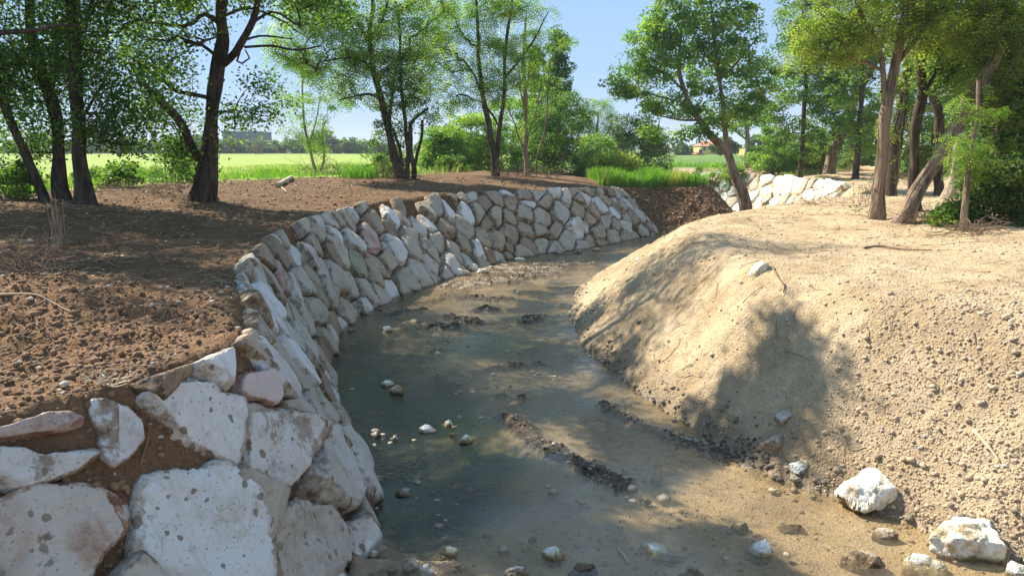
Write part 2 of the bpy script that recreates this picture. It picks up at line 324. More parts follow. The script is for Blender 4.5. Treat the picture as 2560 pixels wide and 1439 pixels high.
POOLS = [((900, 1030), 1.3, 0.34), ((870, 950), 1.1, 0.3), ((1000, 1130), 1.3, 0.28), ((1080, 1250), 0.9, 0.2), ((960, 1290), 0.7, 0.22), ((900, 870), 1.6, 0.2), ((1200, 1150), 0.8, 0.1), ((1100, 980), 1.2, 0.14), ((1000, 740), 1.5, 0.12), ((1250, 870), 1.6, 0.06)]
def terrain(X, Y, full=True):
    sh = X.shape; x = X.ravel(); y = Y.ravel()
    dLB = segdist(x, y, LB); dLC = segdist(x, y, LC); dRB = segdist(x, y, RB); dRC = segdist(x, y, RC)
    chan = inside(x, y, np.vstack([LB, RB[::-1]]))
    lband = inside(x, y, np.vstack([LB, LC[::-1]])) & ~chan
    rband = inside(x, y, np.vstack([RB, RC[::-1]])) & ~chan
    left = (dLC < dRC) & ~chan & ~rband
    left |= lband
    P = np.stack([x, y, x*0], 1)
    n_big = fbm(P*0.35, 3, 1); n_mid = fbm(P*1.6, 3, 11); n_sm = fbm(P*6.0, 3, 21); n_fi = fbm(P*17, 2, 31)
    # left land
    mound = 0.45*sstep(dLC, 0, 8)-0.27*sstep(dLC, 10, 15)
    nearpile = 0.35*np.exp(-(((x+5.2)/1.6)**2+((y-7.6)/1.7)**2))
    zl = 2.28+mound*sstep(y, 4, 16)+nearpile+0.10*n_big*(dLC < 30)
    nose = sstep(x, 3.5, 5.2)*(y > 33); zl = zl-0.2*nose
    r = dLB/(dLB+dLC+1e-6); rec = 0.20*(y < 35); rr = np.clip(r*(1+rec)-rec, -0.2, 1)
    wallh = 2.26-0.2*nose+0.10*n_big
    zl = np.where(lband, rr*wallh, zl)
    # brown nose slope bulge
    # right land
    rr2 = np.where(rband, dRB/(dRB+dRC+1e-6), 1+dRC/2.5)
    top = 2.12+0.38*sstep(dRC, 0, 9)+0.12*n_big+0.05*n_mid
    zr = smin(2.30*rr2, top, 0.32)+0.02
    # terrace on near right slope
    z = np.where(left, zl, zr)
    # far field is level
    far = sstep(np.hypot(x, y), 55, 75); z = z*(1-far)+2.45*far
    # bed
    db = np.minimum(dLB, dRB)
    bed = -0.03-0.05*sstep(db, 0, 0.8)-0.02*n_mid
    for (pt, rad, dep) in POOLS:
        c = PZ(*pt, 0); bed = bed-dep*np.exp(-((x-c[0])**2+(y-c[1])**2)/(rad*rad*0.7))
    bar = np.zeros_like(x); bk = np.full(x.shape, -1)
    for C, hw, hh, k in BARW:
        d = segdist(x, y, C); near = d < hw*2.5
        q = np.zeros_like(x); q[near] = np.exp(-(d[near]/(hw*np.maximum(0.35, 1.0+0.9*n_mid[near]+0.7*n_sm[near])))**2*1.2)
        e = q*(hh*0.75+0.055)*(1+0.7*n_sm); upd = e > bar; bar = np.where(upd, e, bar); bk = np.where(upd & (q > 0.35), k, bk)
    bed = bed*(1-np.clip(bar*8, 0, 1)*0.5)+bar*0.95+0.012*n_sm
    z = np.where(chan, bed, z)
    # soil roughness
    land = ~chan
    amp = np.where(left, 0.035, 0.022)*land
    near_rub = np.exp(-(((x-5.3)/1.7)**2+((y-7.4)/1.6)**2))*land
    near_l = np.exp(-(((x+4.5)/2.2)**2+((y-6.8)/1.8)**2))*land
    rough = 1-0.9*sstep(np.hypot(x, y), 60, 80)
    z = z+amp*rough*(n_sm+0.5*n_fi)+(near_rub*0.05+near_l*0.05)*n_fi+near_l*0.05*n_sm
    gv = vnoise(np.stack([(x*0.45+y*1.0)*3.2, x*0.5, 0*x], 1), 61)+0.6*vnoise(np.stack([(x*0.45+y*1.0)*8, x*0.9, 0*x], 1), 62)
    z = z+(rband | ((~left) & land & (dRC < 1.2)))*gv*0.05*sstep(y, 9, 12)*(1-sstep(y, 30, 34))
    slump = fbm(np.stack([x*1.1, y*0.8, 0*x], 1), 3, 71); z = z+(~left)*land*(0.06*slump-0.10*np.clip(0.10-abs(slump), 0, 0.1)*5*sstep(n_big, -0.1, 0.4))*(1-sstep(np.hypot(x, y), 30, 40))
    browns = left & lband & (y > 33)
    z = z+browns*0.06*(n_sm+n_fi)
    if not full: return z.reshape(sh)
    return z.reshape(sh), dict(left=left, chan=chan, lband=lband, rband=rband, dLB=dLB, dLC=dLC, dRB=dRB, dRC=dRC, bk=bk, nb=n_big, nm=n_mid, ns=n_sm, nf=n_fi, x=x, y=y, nl=near_l, nr=near_rub)
def axis(lo, hi, step, end_lo, end_hi, g=1.045):
    a = list(np.arange(lo, hi, step)); s = step; p = a[-1]
    while p < end_hi: s *= g; p += s; a.append(p)
    b = []; s = step; p = lo
    while p > end_lo: s *= g; p -= s; b.append(p)
    return np.array(b[::-1]+a)
xs = axis(-6.5, 9, 0.065, -900, 900, 1.04)
ys = [3.0]
while ys[-1] < 62: ys.append(ys[-1]+max(0.05, 0.0046*ys[-1]))
s = 0.29
while ys[-1] < 1500: s *= 1.05; ys.append(ys[-1]+s)
lo = []; p = 3.0; s = 0.06
while p > -60: s *= 1.12; p -= s; lo.append(p)
ys = np.array(lo[::-1]+ys)
GX, GY = np.meshgrid(xs, ys)
GZ, I = terrain(GX, GY)
nx, ny = len(xs), len(ys)
# interpolated lookup
def hz(x, y):
    x = np.atleast_1d(np.asarray(x, float)); y = np.atleast_1d(np.asarray(y, float))
    i = np.clip(np.searchsorted(xs, x)-1, 0, nx-2); j = np.clip(np.searchsorted(ys, y)-1, 0, ny-2)
    fx = np.clip((x-xs[i])/(xs[i+1]-xs[i]), 0, 1); fy = np.clip((y-ys[j])/(ys[j+1]-ys[j]), 0, 1)
    return (GZ[j, i]*(1-fx)+GZ[j, i+1]*fx)*(1-fy)+(GZ[j+1, i]*(1-fx)+GZ[j+1, i+1]*fx)*fy
def hit(u, v, tmax=400, water=False):
    d = ray(u, v); t = np.linspace(3, 70, 2500)
    if tmax > 70: t = np.concatenate([t, np.linspace(70, tmax, 1500)[1:]])
    p = np.outer(t, d); z = CAMH+p[:, 2]; g = hz(p[:, 0], p[:, 1])
    if water: g = np.maximum(g, 0)
    k = np.argmax(z < g) if (z < g).any() else len(t)-1
    return np.array([p[k, 0], p[k, 1], g[k]])
# ground colour by place: soil kinds, bed, field
x, y = I['x'], I['y']; n = len(x); z = GZ.ravel()
col = np.zeros((n, 3)); wet = np.zeros(n); clod = np.ones(n)
def setc(mask, c, wgt=1.0):
    wv = (mask*wgt)[:, None] if np.ndim(mask) else mask
    col[:] = col*(1-wv)+np.array(c)*wv
setc(np.ones(n), (0.56, 0.425, 0.268))                      # pale dry soil, right bank
setc(I['left']*1.0, (0.175, 0.102, 0.054))                     # red-brown soil, left bank
setc(I['left']*sstep(I['ns']+I['nm'], 0.1, 0.7), (0.26, 0.155, 0.082), 0.6)
setc(I['left']*I['nl'], (0.31, 0.18, 0.095), 0.8)
setc((~I['left'])*sstep(I['nb']+0.5*I['nm'], 0.0, 0.5), (0.46, 0.345, 0.215), 0.7)
setc((~I['left'])*sstep(I['nr'], 0.1, 0.6), (0.50, 0.385, 0.255), 0.7)
# damp foot of both banks
damp = sstep(z+0.15*I['nm'], 0.32+0.35*np.exp(-((y-10.5)/2.2)**2)*(~I['left']), 0.02)*(~I['chan']); setc(damp, (0.22, 0.165, 0.11), 0.7); wet = np.maximum(wet, damp*0.8)
# stream bed
setc(I['chan']*1.0, (0.50, 0.41, 0.29)); setc(I['chan']*sstep(I['nm'], 0.0, 0.5), (0.40, 0.32, 0.225), 0.7); clod[I['chan']] = 0.6
riffle_shade = sstep(y+1.2*I['nb'], 8.8, 10.5)*(1-sstep(y, 20, 23)); setc(I['chan']*riffle_shade, (0.27, 0.235, 0.175), 0.8)  # mid-channel shade painted into the bed, on top of darker gravel
setc(I['chan']*sstep(z, -0.10, -0.25), (0.11, 0.11, 0.085), 0.8)
for k, c in ((0, (0.085, 0.062, 0.045)), (1, (0.26, 0.205, 0.145)), (2, (0.33, 0.25, 0.16))): setc((I['bk'] == k)*1.0, c, 0.9); clod[I['bk'] == k] = 0.8
wet[I['chan']] = 0.7
# the field behind the left bank, the verge, woods floor on the right
verge = I['left']*sstep(I['dLC']+1.2*I['nm']+1.5*sstep(x, -4, -7), 9.5, 11)*(y > 12)*(~I['lband'])
setc(verge, (0.10, 0.16, 0.03))
fld = verge*sstep(I['dLC']+1.0*I['nb']+6*sstep(x, -4, -7), 14, 16); setc(fld, (0.28, 0.37, 0.07)); 
setc(fld*sstep(fbm(np.stack([x*0.05, y*0.02, x*0], 1), 3, 5), 0.0, 0.4), (0.25, 0.34, 0.075), 0.8)
setc(fld*sstep(y, 235, 245), (0.12, 0.25, 0.04))
clod[(fld > 0.5)] = 0.3
rw = (~I['left'])*(~I['chan'])*sstep(I['dRC']+1.5*I['nb'], 15, 20)*sstep(y, 8, 14); setc(rw, (0.20, 0.17, 0.07), 0.7)
rw = (~I['left'])*(~I['chan'])*sstep(y, 58, 64); setc(rw, (0.13, 0.22, 0.05))
setc(sstep(np.hypot(x, y), 110, 125)*(x > -5), (0.14, 0.24, 0.05))
ff = sstep(y, 50, 56)*sstep(x, 3, -1)*(1-sstep(y, 235, 242)); setc(ff, (0.27, 0.36, 0.065)); setc(ff*sstep(fbm(np.stack([x*0.05, y*0.02, x*0], 1), 3, 5), 0.0, 0.4), (0.22, 0.32, 0.065), 0.8)
setc(sstep(y, 240, 250)*sstep(x, 3, -1), (0.06, 0.12, 0.03)); clod[ff > 0.5] = 0.3
idx = (np.arange(ny-1)[:, None]*nx+np.arange(nx-1)[None, :]).ravel()
quads = np.stack([idx, idx+1, idx+1+nx, idx+nx], 1)
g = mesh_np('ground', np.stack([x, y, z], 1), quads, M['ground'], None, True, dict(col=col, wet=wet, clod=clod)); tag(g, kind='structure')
# water: only the cells that lie under the waterline
k = (z.reshape(ny, nx) < 0.04); cell = (k[:-1, :-1] | k[1:, :-1] | k[:-1, 1:] | k[1:, 1:]).ravel() & (y[idx] < 60) & (y[idx] > -12)
q = quads[cell]; uq, inv = np.unique(q, return_inverse=True)
wv = np.stack([x[uq], y[uq], np.zeros(len(uq))], 1)
wo = mesh_np('stream_water', wv, inv.reshape(-1, 4), M['water'], None, True, dict(depth=np.clip(-z[uq], 0, 1), silt=1-0.95*riffle_shade[uq])); tag(wo, kind='structure')  # silt thinned along the painted shade band to keep that water dark

# ---------------------------------------------------------------- rocks
def poly_radius(poly, th):
    a = poly; b = np.roll(poly, -1, axis=0); dx, dy = np.cos(th), np.sin(th); R = np.full(th.shape, 1e9)
    for p, q_ in zip(a, b):
        e = q_-p; den = dx*e[1]-dy*e[0]; den = np.where(abs(den) < 1e-9, 1e-9, den)
        t = (p[0]*e[1]-p[1]*e[0])/den; s_ = (p[0]*dy-p[1]*dx)/den
        ok = (t > 1e-6) & (s_ >= -1e-6) & (s_ <= 1+1e-6); R = np.where(ok & (t < R), t, R)
    return np.where(R > 1e8, np.nan, R)
def rock_verts(poly, thick, sub, rng, tilt=0.12, ncut=5, gap=0.02, p=5.0, rough=1.0, cutr=(0.84, 0.97)):
    N, Fa = ico(sub); th = np.arctan2(N[:, 1], N[:, 0])
    tt = np.linspace(-math.pi, math.pi, 361); R = poly_radius(poly, tt)
    R = np.where(np.isnan(R), np.nanmean(R), R)
    ker = np.ones(5)/5; ker = np.concatenate([[0, 0], ker, [0, 0]]); Rp = np.convolve(np.concatenate([R[-5:-1], R, R[1:5]]), ker, 'same')[4:-4]
    Rt = np.interp(th, tt, Rp)
    size = float(np.mean(Rp)); Rt = np.maximum(Rt-gap, 0.3*Rt)
    wv_ = np.hypot(N[:, 0], N[:, 1]); zz = N[:, 2]
    sc = (wv_**p+abs(zz)**p)**(-1/p)
    rho = wv_*sc; zeta = zz*sc
    V = np.stack([rho*Rt*np.cos(th), rho*Rt*np.sin(th), zeta*thick], 1)
    a, b = rng.uniform(-tilt, tilt, 2); V[:, 2] += np.where(zz > 0, V[:, 0]*a+V[:, 1]*b, 0)
    front = ((zeta > 0.93) & (rho < 0.90)).astype(float)
    for k in range(ncut):
        az = rng.uniform(0, 2*math.pi); el = rng.uniform(0.25, 1.15); nrm = np.array([math.cos(az)*math.cos(el), math.sin(az)*math.cos(el), math.sin(el)])
        d = V@nrm; lim = d.max()*rng.uniform(*cutr); ex = np.maximum(0, d-lim); V -= ex[:, None]*nrm; front = np.where(ex > 0.01, front*rng.uniform(0, 0.7), front)
    off = rng.uniform(0, 100, 3)
    nz = fbm(V/size*1.1+off, 3, 3)*0.06+fbm(V/size*3.5+off, 4, 9, 0.6)*0.05
    rg = np.abs(fbm(V/size*2.2+off, 3, 14))*-0.06; st_ = fbm(V/size*1.6+off+31, 3, 40); nz = nz-0.035*sstep(st_, 0.05, 0.12)-0.03*sstep(st_, 0.30, 0.36)
    V = V+N*((nz+rg*(1-front))*size*rough*(1-0.35*front))[:, None]
    return V, Fa, front
def place_rock(name, c, frame, poly, thick, sub, rng, mat, label, cat='boulder', group=None, **kw):
    V, Fa, fr = rock_verts(poly, thick, sub, rng, **kw)
    W = V@frame
    o = mesh_np(name, W, Fa, mat, None, True, dict(front=fr)); o.location = c
    tag(o, label, cat, group); return o
def interp_curve(Pts, lam):
    Q = spline(Pts, 16); k = np.clip(np.asarray(lam)*16, 0, len(Q)-1.0001); i = k.astype(int); f = (k-i)[..., None]; return Q[i]*(1-f)+Q[i+1]*f
class Wall:
    def __init__(s, pairs, ztop, zend=None, zbot=-0.15):
        s.b = [p[0] for p in pairs]; s.c = [p[1] for p in pairs]; s.n = len(pairs)-1; s.zt = ztop; s.ze = zend; s.zb = zbot
        lam = np.linspace(0, s.n, 800); m = (interp_curve(s.b, lam)+interp_curve(s.c, lam))/2
        s.arc = np.concatenate([[0], np.cumsum(np.linalg.norm(np.diff(m, axis=0), axis=1))]); s.lam = lam; s.L = s.arc[-1]; s.H = 2.75
    def pt(s, S_, T):
        lam = np.interp(S_, s.arc, s.lam); t = np.asarray(T)/s.H
        b = interp_curve(s.b, lam); c = interp_curve(s.c, lam); zt = s.zt+0*lam
        if s.ze is not None: zt = s.zt+(s.ze-s.zt)*np.clip((lam-(s.n-1.5))/1.5, 0, 1)
        xy = b+(c-b)*t[..., None]; z = s.zb+(zt-s.zb)*t
        return np.concatenate([xy, z[..., None]], -1)
    def grid(s):
        sv, tv = np.meshgrid(np.linspace(0, s.L, 900), np.linspace(-0.1, s.H*1.12, 90)); p = s.pt(sv.ravel(), tv.ravel())
        s.gs, s.gt = sv.ravel(), tv.ravel(); s.gu, s.gv = proj(p); s.gd = p[:, 1]
    def pick(s, u, v):
        e = (s.gu-u)**2+(s.gv-v)**2; m = e < max(e.min()*1.5, 9); k = np.where(m)[0]; j = k[np.argmin(s.gd[k])] if len(k) else np.argmin(e)
        return s.gs[j], s.gt[j]
    def frame(s, S_, T):
        e = 0.05; a = s.pt(np.array([S_+e, S_-e]), np.array([T, T])); es = a[0]-a[1]; a = s.pt(np.array([S_, S_]), np.array([T+e, T-e])); et = a[0]-a[1]
        es /= np.linalg.norm(es); n_ = np.cross(es, et); n_ /= np.linalg.norm(n_); et = np.cross(n_, es)
        return np.stack([es, et, n_]), s.pt(np.array([S_]), np.array([T]))[0]
def power_cells(seeds, wts, lo, hi):
    cells = []
    for i, (p, wi) in enumerate(zip(seeds, wts)):
        poly = [(lo[0], lo[1]), (hi[0], lo[1]), (hi[0], hi[1]), (lo[0], hi[1])]
        poly = [(max(p[0]-1.6, lo[0]), max(p[1]-1.6, lo[1])), (min(p[0]+1.6, hi[0]), max(p[1]-1.6, lo[1])), (min(p[0]+1.6, hi[0]), min(p[1]+1.6, hi[1])), (max(p[0]-1.6, lo[0]), min(p[1]+1.6, hi[1]))]
        for j, (q_, wj) in enumerate(zip(seeds, wts)):
            if j == i or abs(q_[0]-p[0]) > 3.2: continue
            d = (q_[0]-p[0], q_[1]-p[1]); c = (q_[0]**2+q_[1]**2-p[0]**2-p[1]**2+wi-wj)/2
            new = []
            for a, b in zip(poly, poly[1:]+poly[:1]):
                fa = a[0]*d[0]+a[1]*d[1]-c; fb = b[0]*d[0]+b[1]*d[1]-c
                if fa <= 0: new.append(a)
                if (fa <= 0) != (fb <= 0): t = fa/(fa-fb); new.append((a[0]+(b[0]-a[0])*t, a[1]+(b[1]-a[1])*t))
            poly = new
            if len(poly) < 3: break
        cells.append(np.array(poly) if len(poly) >= 3 else None)
    return cells
# ---- seeds read off the photograph: (u, v, kind)
def zr5(L): return [(1060+a/3.657, 430+b/3.657, k) for a, b, k in L]
def zr4(L): return [(560+a/3.062, 430+b/3.062, k) for a, b, k in L]
SEEDS = zr5([(340,230,'g'),(412,240,'g'),(640,250,'t'),(780,290,'t'),(945,290,'w'),(1100,265,'t'),(1190,172,'w'),(1290,240,'w'),(1355,190,'t'),(1450,250,'w'),(1600,240,'t'),(1690,175,'b'),(1765,172,'g'),(1735,245,'w'),(1850,222,'g'),(1805,310,'t'),(1895,300,'g'),(1955,290,'g'),
 (212,258,'b'),(545,295,'b'),(390,375,'w'),(25,370,'t'),(85,340,'g'),(15,490,'w'),(180,510,'b'),(350,490,'g'),(570,470,'b'),(480,360,'t'),(760,440,'t'),(920,380,'t'),(1085,425,'g'),(1245,360,'g'),(1415,340,'t'),(1590,300,'w'),(1720,385,'w'),(1825,420,'g'),(1900,430,'t'),(1950,400,'g'),(2035,390,'g'),
 (550,610,'t'),(370,690,'t'),(110,640,'g'),(70,860,'g'),(240,830,'w'),(935,530,'t'),(770,565,'t'),(1200,545,'t'),(1385,530,'w'),(1520,450,'t'),(1575,550,'t'),(1670,470,'g'),(1830,520,'w'),(2080,510,'g'),(2160,490,'g'),
 (770,690,'b'),(945,680,'b'),(1080,650,'g'),(1300,645,'g'),(1520,645,'t'),(1030,550,'t'),(1720,610,'g'),(1830,612,'t'),(1930,600,'g'),(2000,540,'g'),(590,790,'b'),(400,825,'g'),(10,965,'g'),(40,720,'g'),(1540,190,'t'),(1030,200,'g'),(930,215,'t'),(240,215,'b'),(1410,265,'g')])
SEEDS += zr4([(115,640,'w'),(215,620,'t'),(280,590,'g'),(370,540,'w'),(465,480,'t'),(515,440,'g'),(650,450,'g'),(660,560,'g'),(540,660,'w'),(440,640,'g'),(620,660,'w'),(630,780,'t'),(190,740,'g'),(390,790,'p'),(100,800,'w'),
 (790,380,'w'),(950,380,'g'),(830,470,'w'),(980,540,'w'),(1115,380,'t'),(1150,285,'b'),(1265,350,'w'),(1340,275,'b'),(1352,372,'g'),(1400,265,'t'),(1520,300,'g'),(1600,290,'g'),(1245,440,'b'),(1130,540,'p'),(1480,410,'w'),(1400,490,'g'),(1420,610,'g'),(1300,620,'w'),(1185,740,'t'),(850,640,'g'),(1010,720,'o'),(810,810,'g'),(680,950,'o'),(960,890,'g'),(1080,950,'g'),(1160,970,'g'),(1260,900,'w'),(1370,830,'g'),(1480,790,'g'),(1540,570,'g'),(1620,540,'g'),(1690,440,'b'),(1570,720,'g'),
 (1060,1070,'w'),(260,930,'w'),(210,1060,'w'),(570,1110,'g'),(410,990,'g'),(640,1050,'g'),(430,1180,'b'),(470,1310,'g'),(830,1190,'b'),(915,1100,'g'),(860,1270,'g'),(650,1390,'t'),(770,1350,'t'),(330,880,'g'),(780,960,'g'),(720,740,'g')])
SEEDS += [(a/2.443, 850+b/2.443, k) for a, b, k in [(1850,200,'t'),(1920,330,'g'),(1990,500,'g'),(1700,120,'g'),(2080,640,'t'),(2190,960,'w'),(1960,130,'b'),(1840,60,'g')]]
Z6 = lambda L: [(a/2.443, 850+b/2.443) for a, b in L]
NEAR = [ # traced outlines of the stones nearest the camera
 (Z6([(820,360),(960,215),(1220,225),(1290,320),(1420,360),(1500,600),(1490,750),(1440,785),(1300,740),(1060,640),(900,480)]), 'dw', 'big pale boulder with sheared face and mud spots, topmost of the near corner'),
 (Z6([(1470,420),(1540,395),(1800,470),(1890,560),(1860,790),(1750,900),(1600,975),(1530,940),(1480,800)]), 'dw', 'pale grey mud-spotted boulder standing right of the topmost near boulder'),
 (Z6([(790,1300),(800,900),(930,730),(1250,745),(1440,790),(1600,1100),(1590,1500),(1500,1700),(900,1650),(830,1450)]), 'dw', 'largest white slab with brown mud spots, bottom of the near corner'),
 (Z6([(1610,1120),(1700,1020),(1840,930),(2000,970),(2100,1100),(2165,1270),(2060,1450),(1900,1600),(1640,1560)]), 'dg', 'cream slab right of the largest spotted white slab, at the waterline'),
 (Z6([(1890,545),(2010,570),(2120,700),(2200,860),(2100,1050),(1870,940),(1840,850)]), 'dg', 'cream wedge-shaped boulder above the root tangle near the water'),
 (Z6([(540,340),(620,345),(760,430),(840,500),(855,610),(780,720),(690,760),(610,700),(560,580),(520,440)]), 'w', 'rough rounded white boulder standing upright left of the topmost near boulder'),
 (Z6([(-80,560),(0,540),(240,450),(400,430),(500,480),(490,540),(300,590),(0,630),(-80,640)]), 'p', 'low flat whitish stone half under the soil at the left edge'),
 (Z6([(-80,650),(90,660),(180,690),(420,680),(560,630),(605,700),(500,790),(250,890),(0,940),(-80,950)]), 'dw', 'flat white slab with a heap of soil lying on it'),
 (Z6([(-120,1000),(0,970),(180,880),(500,870),(740,930),(800,1030),(740,1200),(620,1300),(550,1450),(350,1620),(-120,1600)]), 'dp', 'broad white boulder stained orange and pink, bottom left corner'),
 (Z6([(1410,220),(1500,200),(1600,190),(1670,300),(1680,370),(1630,410),(1480,370),(1410,320)]), 'p', 'small rounded rust-brown boulder behind the topmost near boulder'),
 (Z6([(1690,370),(1780,370),(1860,480),(1865,525),(1780,480),(1700,440)]), 'g', 'small grey stone wedged under the lower end of the long white slab'),
 (Z6([(1430,0),(1560,20),(1750,200),(1960,480),(1975,540),(1850,480),(1680,310),(1560,150)]), 'w', 'long narrow white slab with a dark crack beside the near corner'),
 ]
WM = Wall(PAIRS, 2.28, 2.08); WM.grid()
rngR = np.random.RandomState(3)
entries = []   # (s, t, kind, r, nearpoly)
for u, v, kd in SEEDS:
    s_, t_ = WM.pick(u, v); entries.append([s_, t_, kd, None, None])
for poly, kd, lb in NEAR:
    cu = np.mean([p[0] for p in poly]); cv = np.mean([p[1] for p in poly]); s_, t_ = WM.pick(cu, cv); pts = np.array([WM.pick(cu+(p[0]-cu)*1.05, cv+(p[1]-cv)*1.05) for p in poly])
    entries.append([s_, t_, kd, (poly, lb), pts])
# drop seeds that lie inside a traced stone or on top of another seed, then fill what the photograph hides or crowds
keep = []
for e in entries:
    if e[3] is None and any(inside(np.array([e[0]]), np.array([e[1]]), o[4])[0] for o in entries if o[4] is not None): continue
    if e[3] is None and any(math.hypot(e[0]-o[0], e[1]-o[1]) < 0.30 for o in keep): continue
    keep.append(e)
entries = keep
smin_near = min(e[0] for e in entries if e[4] is not None)
for s_ in np.arange(max(0.2, smin_near-3), WM.L, 0.16):
    for t_ in np.arange(0.05, WM.H+0.05, 0.16):
        a = s_+rngR.uniform(-.08, .08); b = t_+rngR.uniform(-.08, .08)
        if any(o[4] is not None and inside(np.array([a]), np.array([b]), o[4])[0] for o in entries): continue
        lim = 0.60
        if all(math.hypot(a-o[0], b-o[1]) > (lim if o[4] is None else 0.5) for o in entries): entries.append([a, b, random.choice('ggttwb'), None, None])
# nearest-neighbour radius gives each cell its weight
sd_ = [(e[0], e[1]) for e in entries]; wr_ = np.random.RandomState(9); wts = list(wr_.uniform(-0.07, 0.07, len(sd_)))
for i, e in enumerate(entries):
    if e[4] is not None: wts[i] = 0.10
cells = power_cells(sd_, wts, (-0.3, -0.15), (WM.L+0.2, WM.H+0.02))
CN = {'w': 'pale bluish-white', 'g': 'light grey', 't': 'tan', 'b': 'brown-stained', 'p': 'pinkish', 'o': 'olive-green tinged'}
SECT = [(7.2, 'near corner'), (12.5, 'near shaded stretch'), (17.0, 'opposite the thick dark tree'), (21.5, 'at the left bend'), (26.0, 'below the ivy-wrapped stems'), (29.2, 'just left of the forked tree'), (31.2, 'below the forked tree'), (33.4, 'below the pale-trunked young tree'), (99, 'at the wall end by the soil slope')]
ORD = ['first', 'second', 'third', 'fourth', 'fifth', 'sixth', 'seventh', 'eighth', 'ninth', 'tenth', 'eleventh', 'twelfth']
stones = []
for i, e in enumerate(entries):
    poly = e[4] if e[4] is not None else cells[i]
    if poly is None: continue
    frm, c0 = WM.frame(e[0], e[1]); P3 = WM.pt(poly[:, 0], poly[:, 1]); loc2 = (P3-c0)@frm.T; loc2 = loc2[:, :2]
    ar = 0.5*abs(np.sum(loc2[:, 0]*np.roll(loc2[:, 1], -1)-loc2[:, 1]*np.roll(loc2[:, 0], -1)))
    if ar < 0.02: continue
    if e[4] is None and e[3] is None and e[1] > WM.H*0.86 and rngR.uniform() < 0.22: continue
    cc = loc2.mean(0); loc2 = loc2-cc; c = c0+cc[0]*frm[0]+cc[1]*frm[1]
    a2 = loc2-np.roll(loc2, -1, axis=0)
    if np.sum(loc2[:, 0]*np.roll(loc2[:, 1], -1)-loc2[:, 1]*np.roll(loc2[:, 0], -1)) < 0: loc2 = loc2[::-1]
    asp = loc2.std(0); row = min(3, max(0, int(e[1]/WM.H*4)))
    stones.append(dict(e=e, c=c, f=frm, p=loc2, ar=ar, row=row, y=c[1]))
ROWN = ['bottom', 'lower middle', 'upper middle', 'top']
from collections import defaultdict
grp = defaultdict(list)
for st in stones:
    sec = next(nm for lim, nm in SECT if st['y'] < lim); st['sec'] = sec
    sz = 'small' if st['ar'] < 0.28 else ('large' if st['ar'] > 0.75 else 'mid-sized')
    if st['e'][4] is None: grp[(sz, st['e'][2], st['row'], sec)].append(st)
    st['sz'] = sz
for key, L in grp.items():
    L.sort(key=lambda s_: s_['e'][0])
    for j, st in enumerate(L):
        o_ = '' if len(L) == 1 else ORD[min(j, 11)]+' '
        st['label'] = f"{o_}{key[0]} {CN[key[1]]} boulder, {ROWN[key[2]]} course, {key[3]}"
for st in stones:
    e = st['e']; d = st['y']; near = e[4] is not None
    sub = 6 if near else (5 if d < 15 else 4)
    rg = np.random.RandomState(int(abs(st['c'][0]*1000)+st['c'][1]*77) % 99991)
    thick = min(0.45, 0.30+0.15*math.sqrt(st['ar'])) if not near else 0.30
    size = math.sqrt(st['ar'])
    o = place_rock('boulder', st['c']+st['f'][2]*(rg.uniform(-0.24, -0.08)-0.15*math.sqrt(st['ar'])*0.6 if not near else -0.19), st['f'], st['p'], thick, sub, rg, M[e[2]],
        e[3][1] if near else st['label'], 'boulder', 'boulders of the curved stone bank', tilt=0.13 if not near else 0.08, ncut=5 if not near else 4, gap=0.008, p=11, rough=0.85 if not near else 1.2)
# ---- far sunlit wall
WF = Wall(FARP, 2.15, None); WF.H = 2.6
sf = []
for s_ in np.arange(0.3, WF.L-.1, 0.2):
    for t_ in np.arange(0.2, WF.H, 0.2):
        a = s_+rngR.uniform(-.1, .1); b = t_+rngR.uniform(-.1, .1)
        if all(math.hypot(a-o[0], b-o[1]) > 0.72 for o in sf): sf.append((a, b))
cells = power_cells(sf, [0]*len(sf), (0, 0), (WF.L, WF.H+0.1)); fl = []
for (a, b), poly in zip(sf, cells):
    if poly is None: continue
    frm, c0 = WF.frame(a, b); frm = np.stack([-frm[0], frm[1], -frm[2]]) if frm[2][0] > 0 else frm
    P3 = WF.pt(poly[:, 0], poly[:, 1]); l2 = ((P3-c0)@frm.T)[:, :2]; cc = l2.mean(0); l2 = l2-cc
    c = c0+cc[0]*frm[0]+cc[1]*frm[1]; fl.append((b, a, c, frm, l2))
fl.sort(key=lambda q_: (int(q_[0]/0.87), -q_[1])); cnt = defaultdict(int)
tot = defaultdict(int)
for q_ in fl: tot[int(q_[0]/0.87)] += 1
for q_ in fl:
    r_ = int(q_[0]/0.87); cnt[r_] += 1; k_ = cnt[r_]
    half = (tot[r_]+1)//2
    wh = (f"{ORD[min(k_-1, 11)]} from the left end" if k_ <= half else f"{ORD[min(tot[r_]-k_, 11)]} from the right end")
    rg = np.random.RandomState(k_*13+r_*101)
    kd = rg.choice(['W', 'W', 'W', 'W', 'w', 't'])
    place_rock('boulder', q_[2]+q_[3][2]*rg.uniform(-0.12, 0.02), q_[3], q_[4], 0.4, 4, rg, M[kd], f"white boulder in the {['bottom','middle','top'][min(2, r_)]} course of the distant bank, {wh}", 'boulder', 'boulders of the distant sunlit bank', tilt=0.15, gap=0.0, p=6)
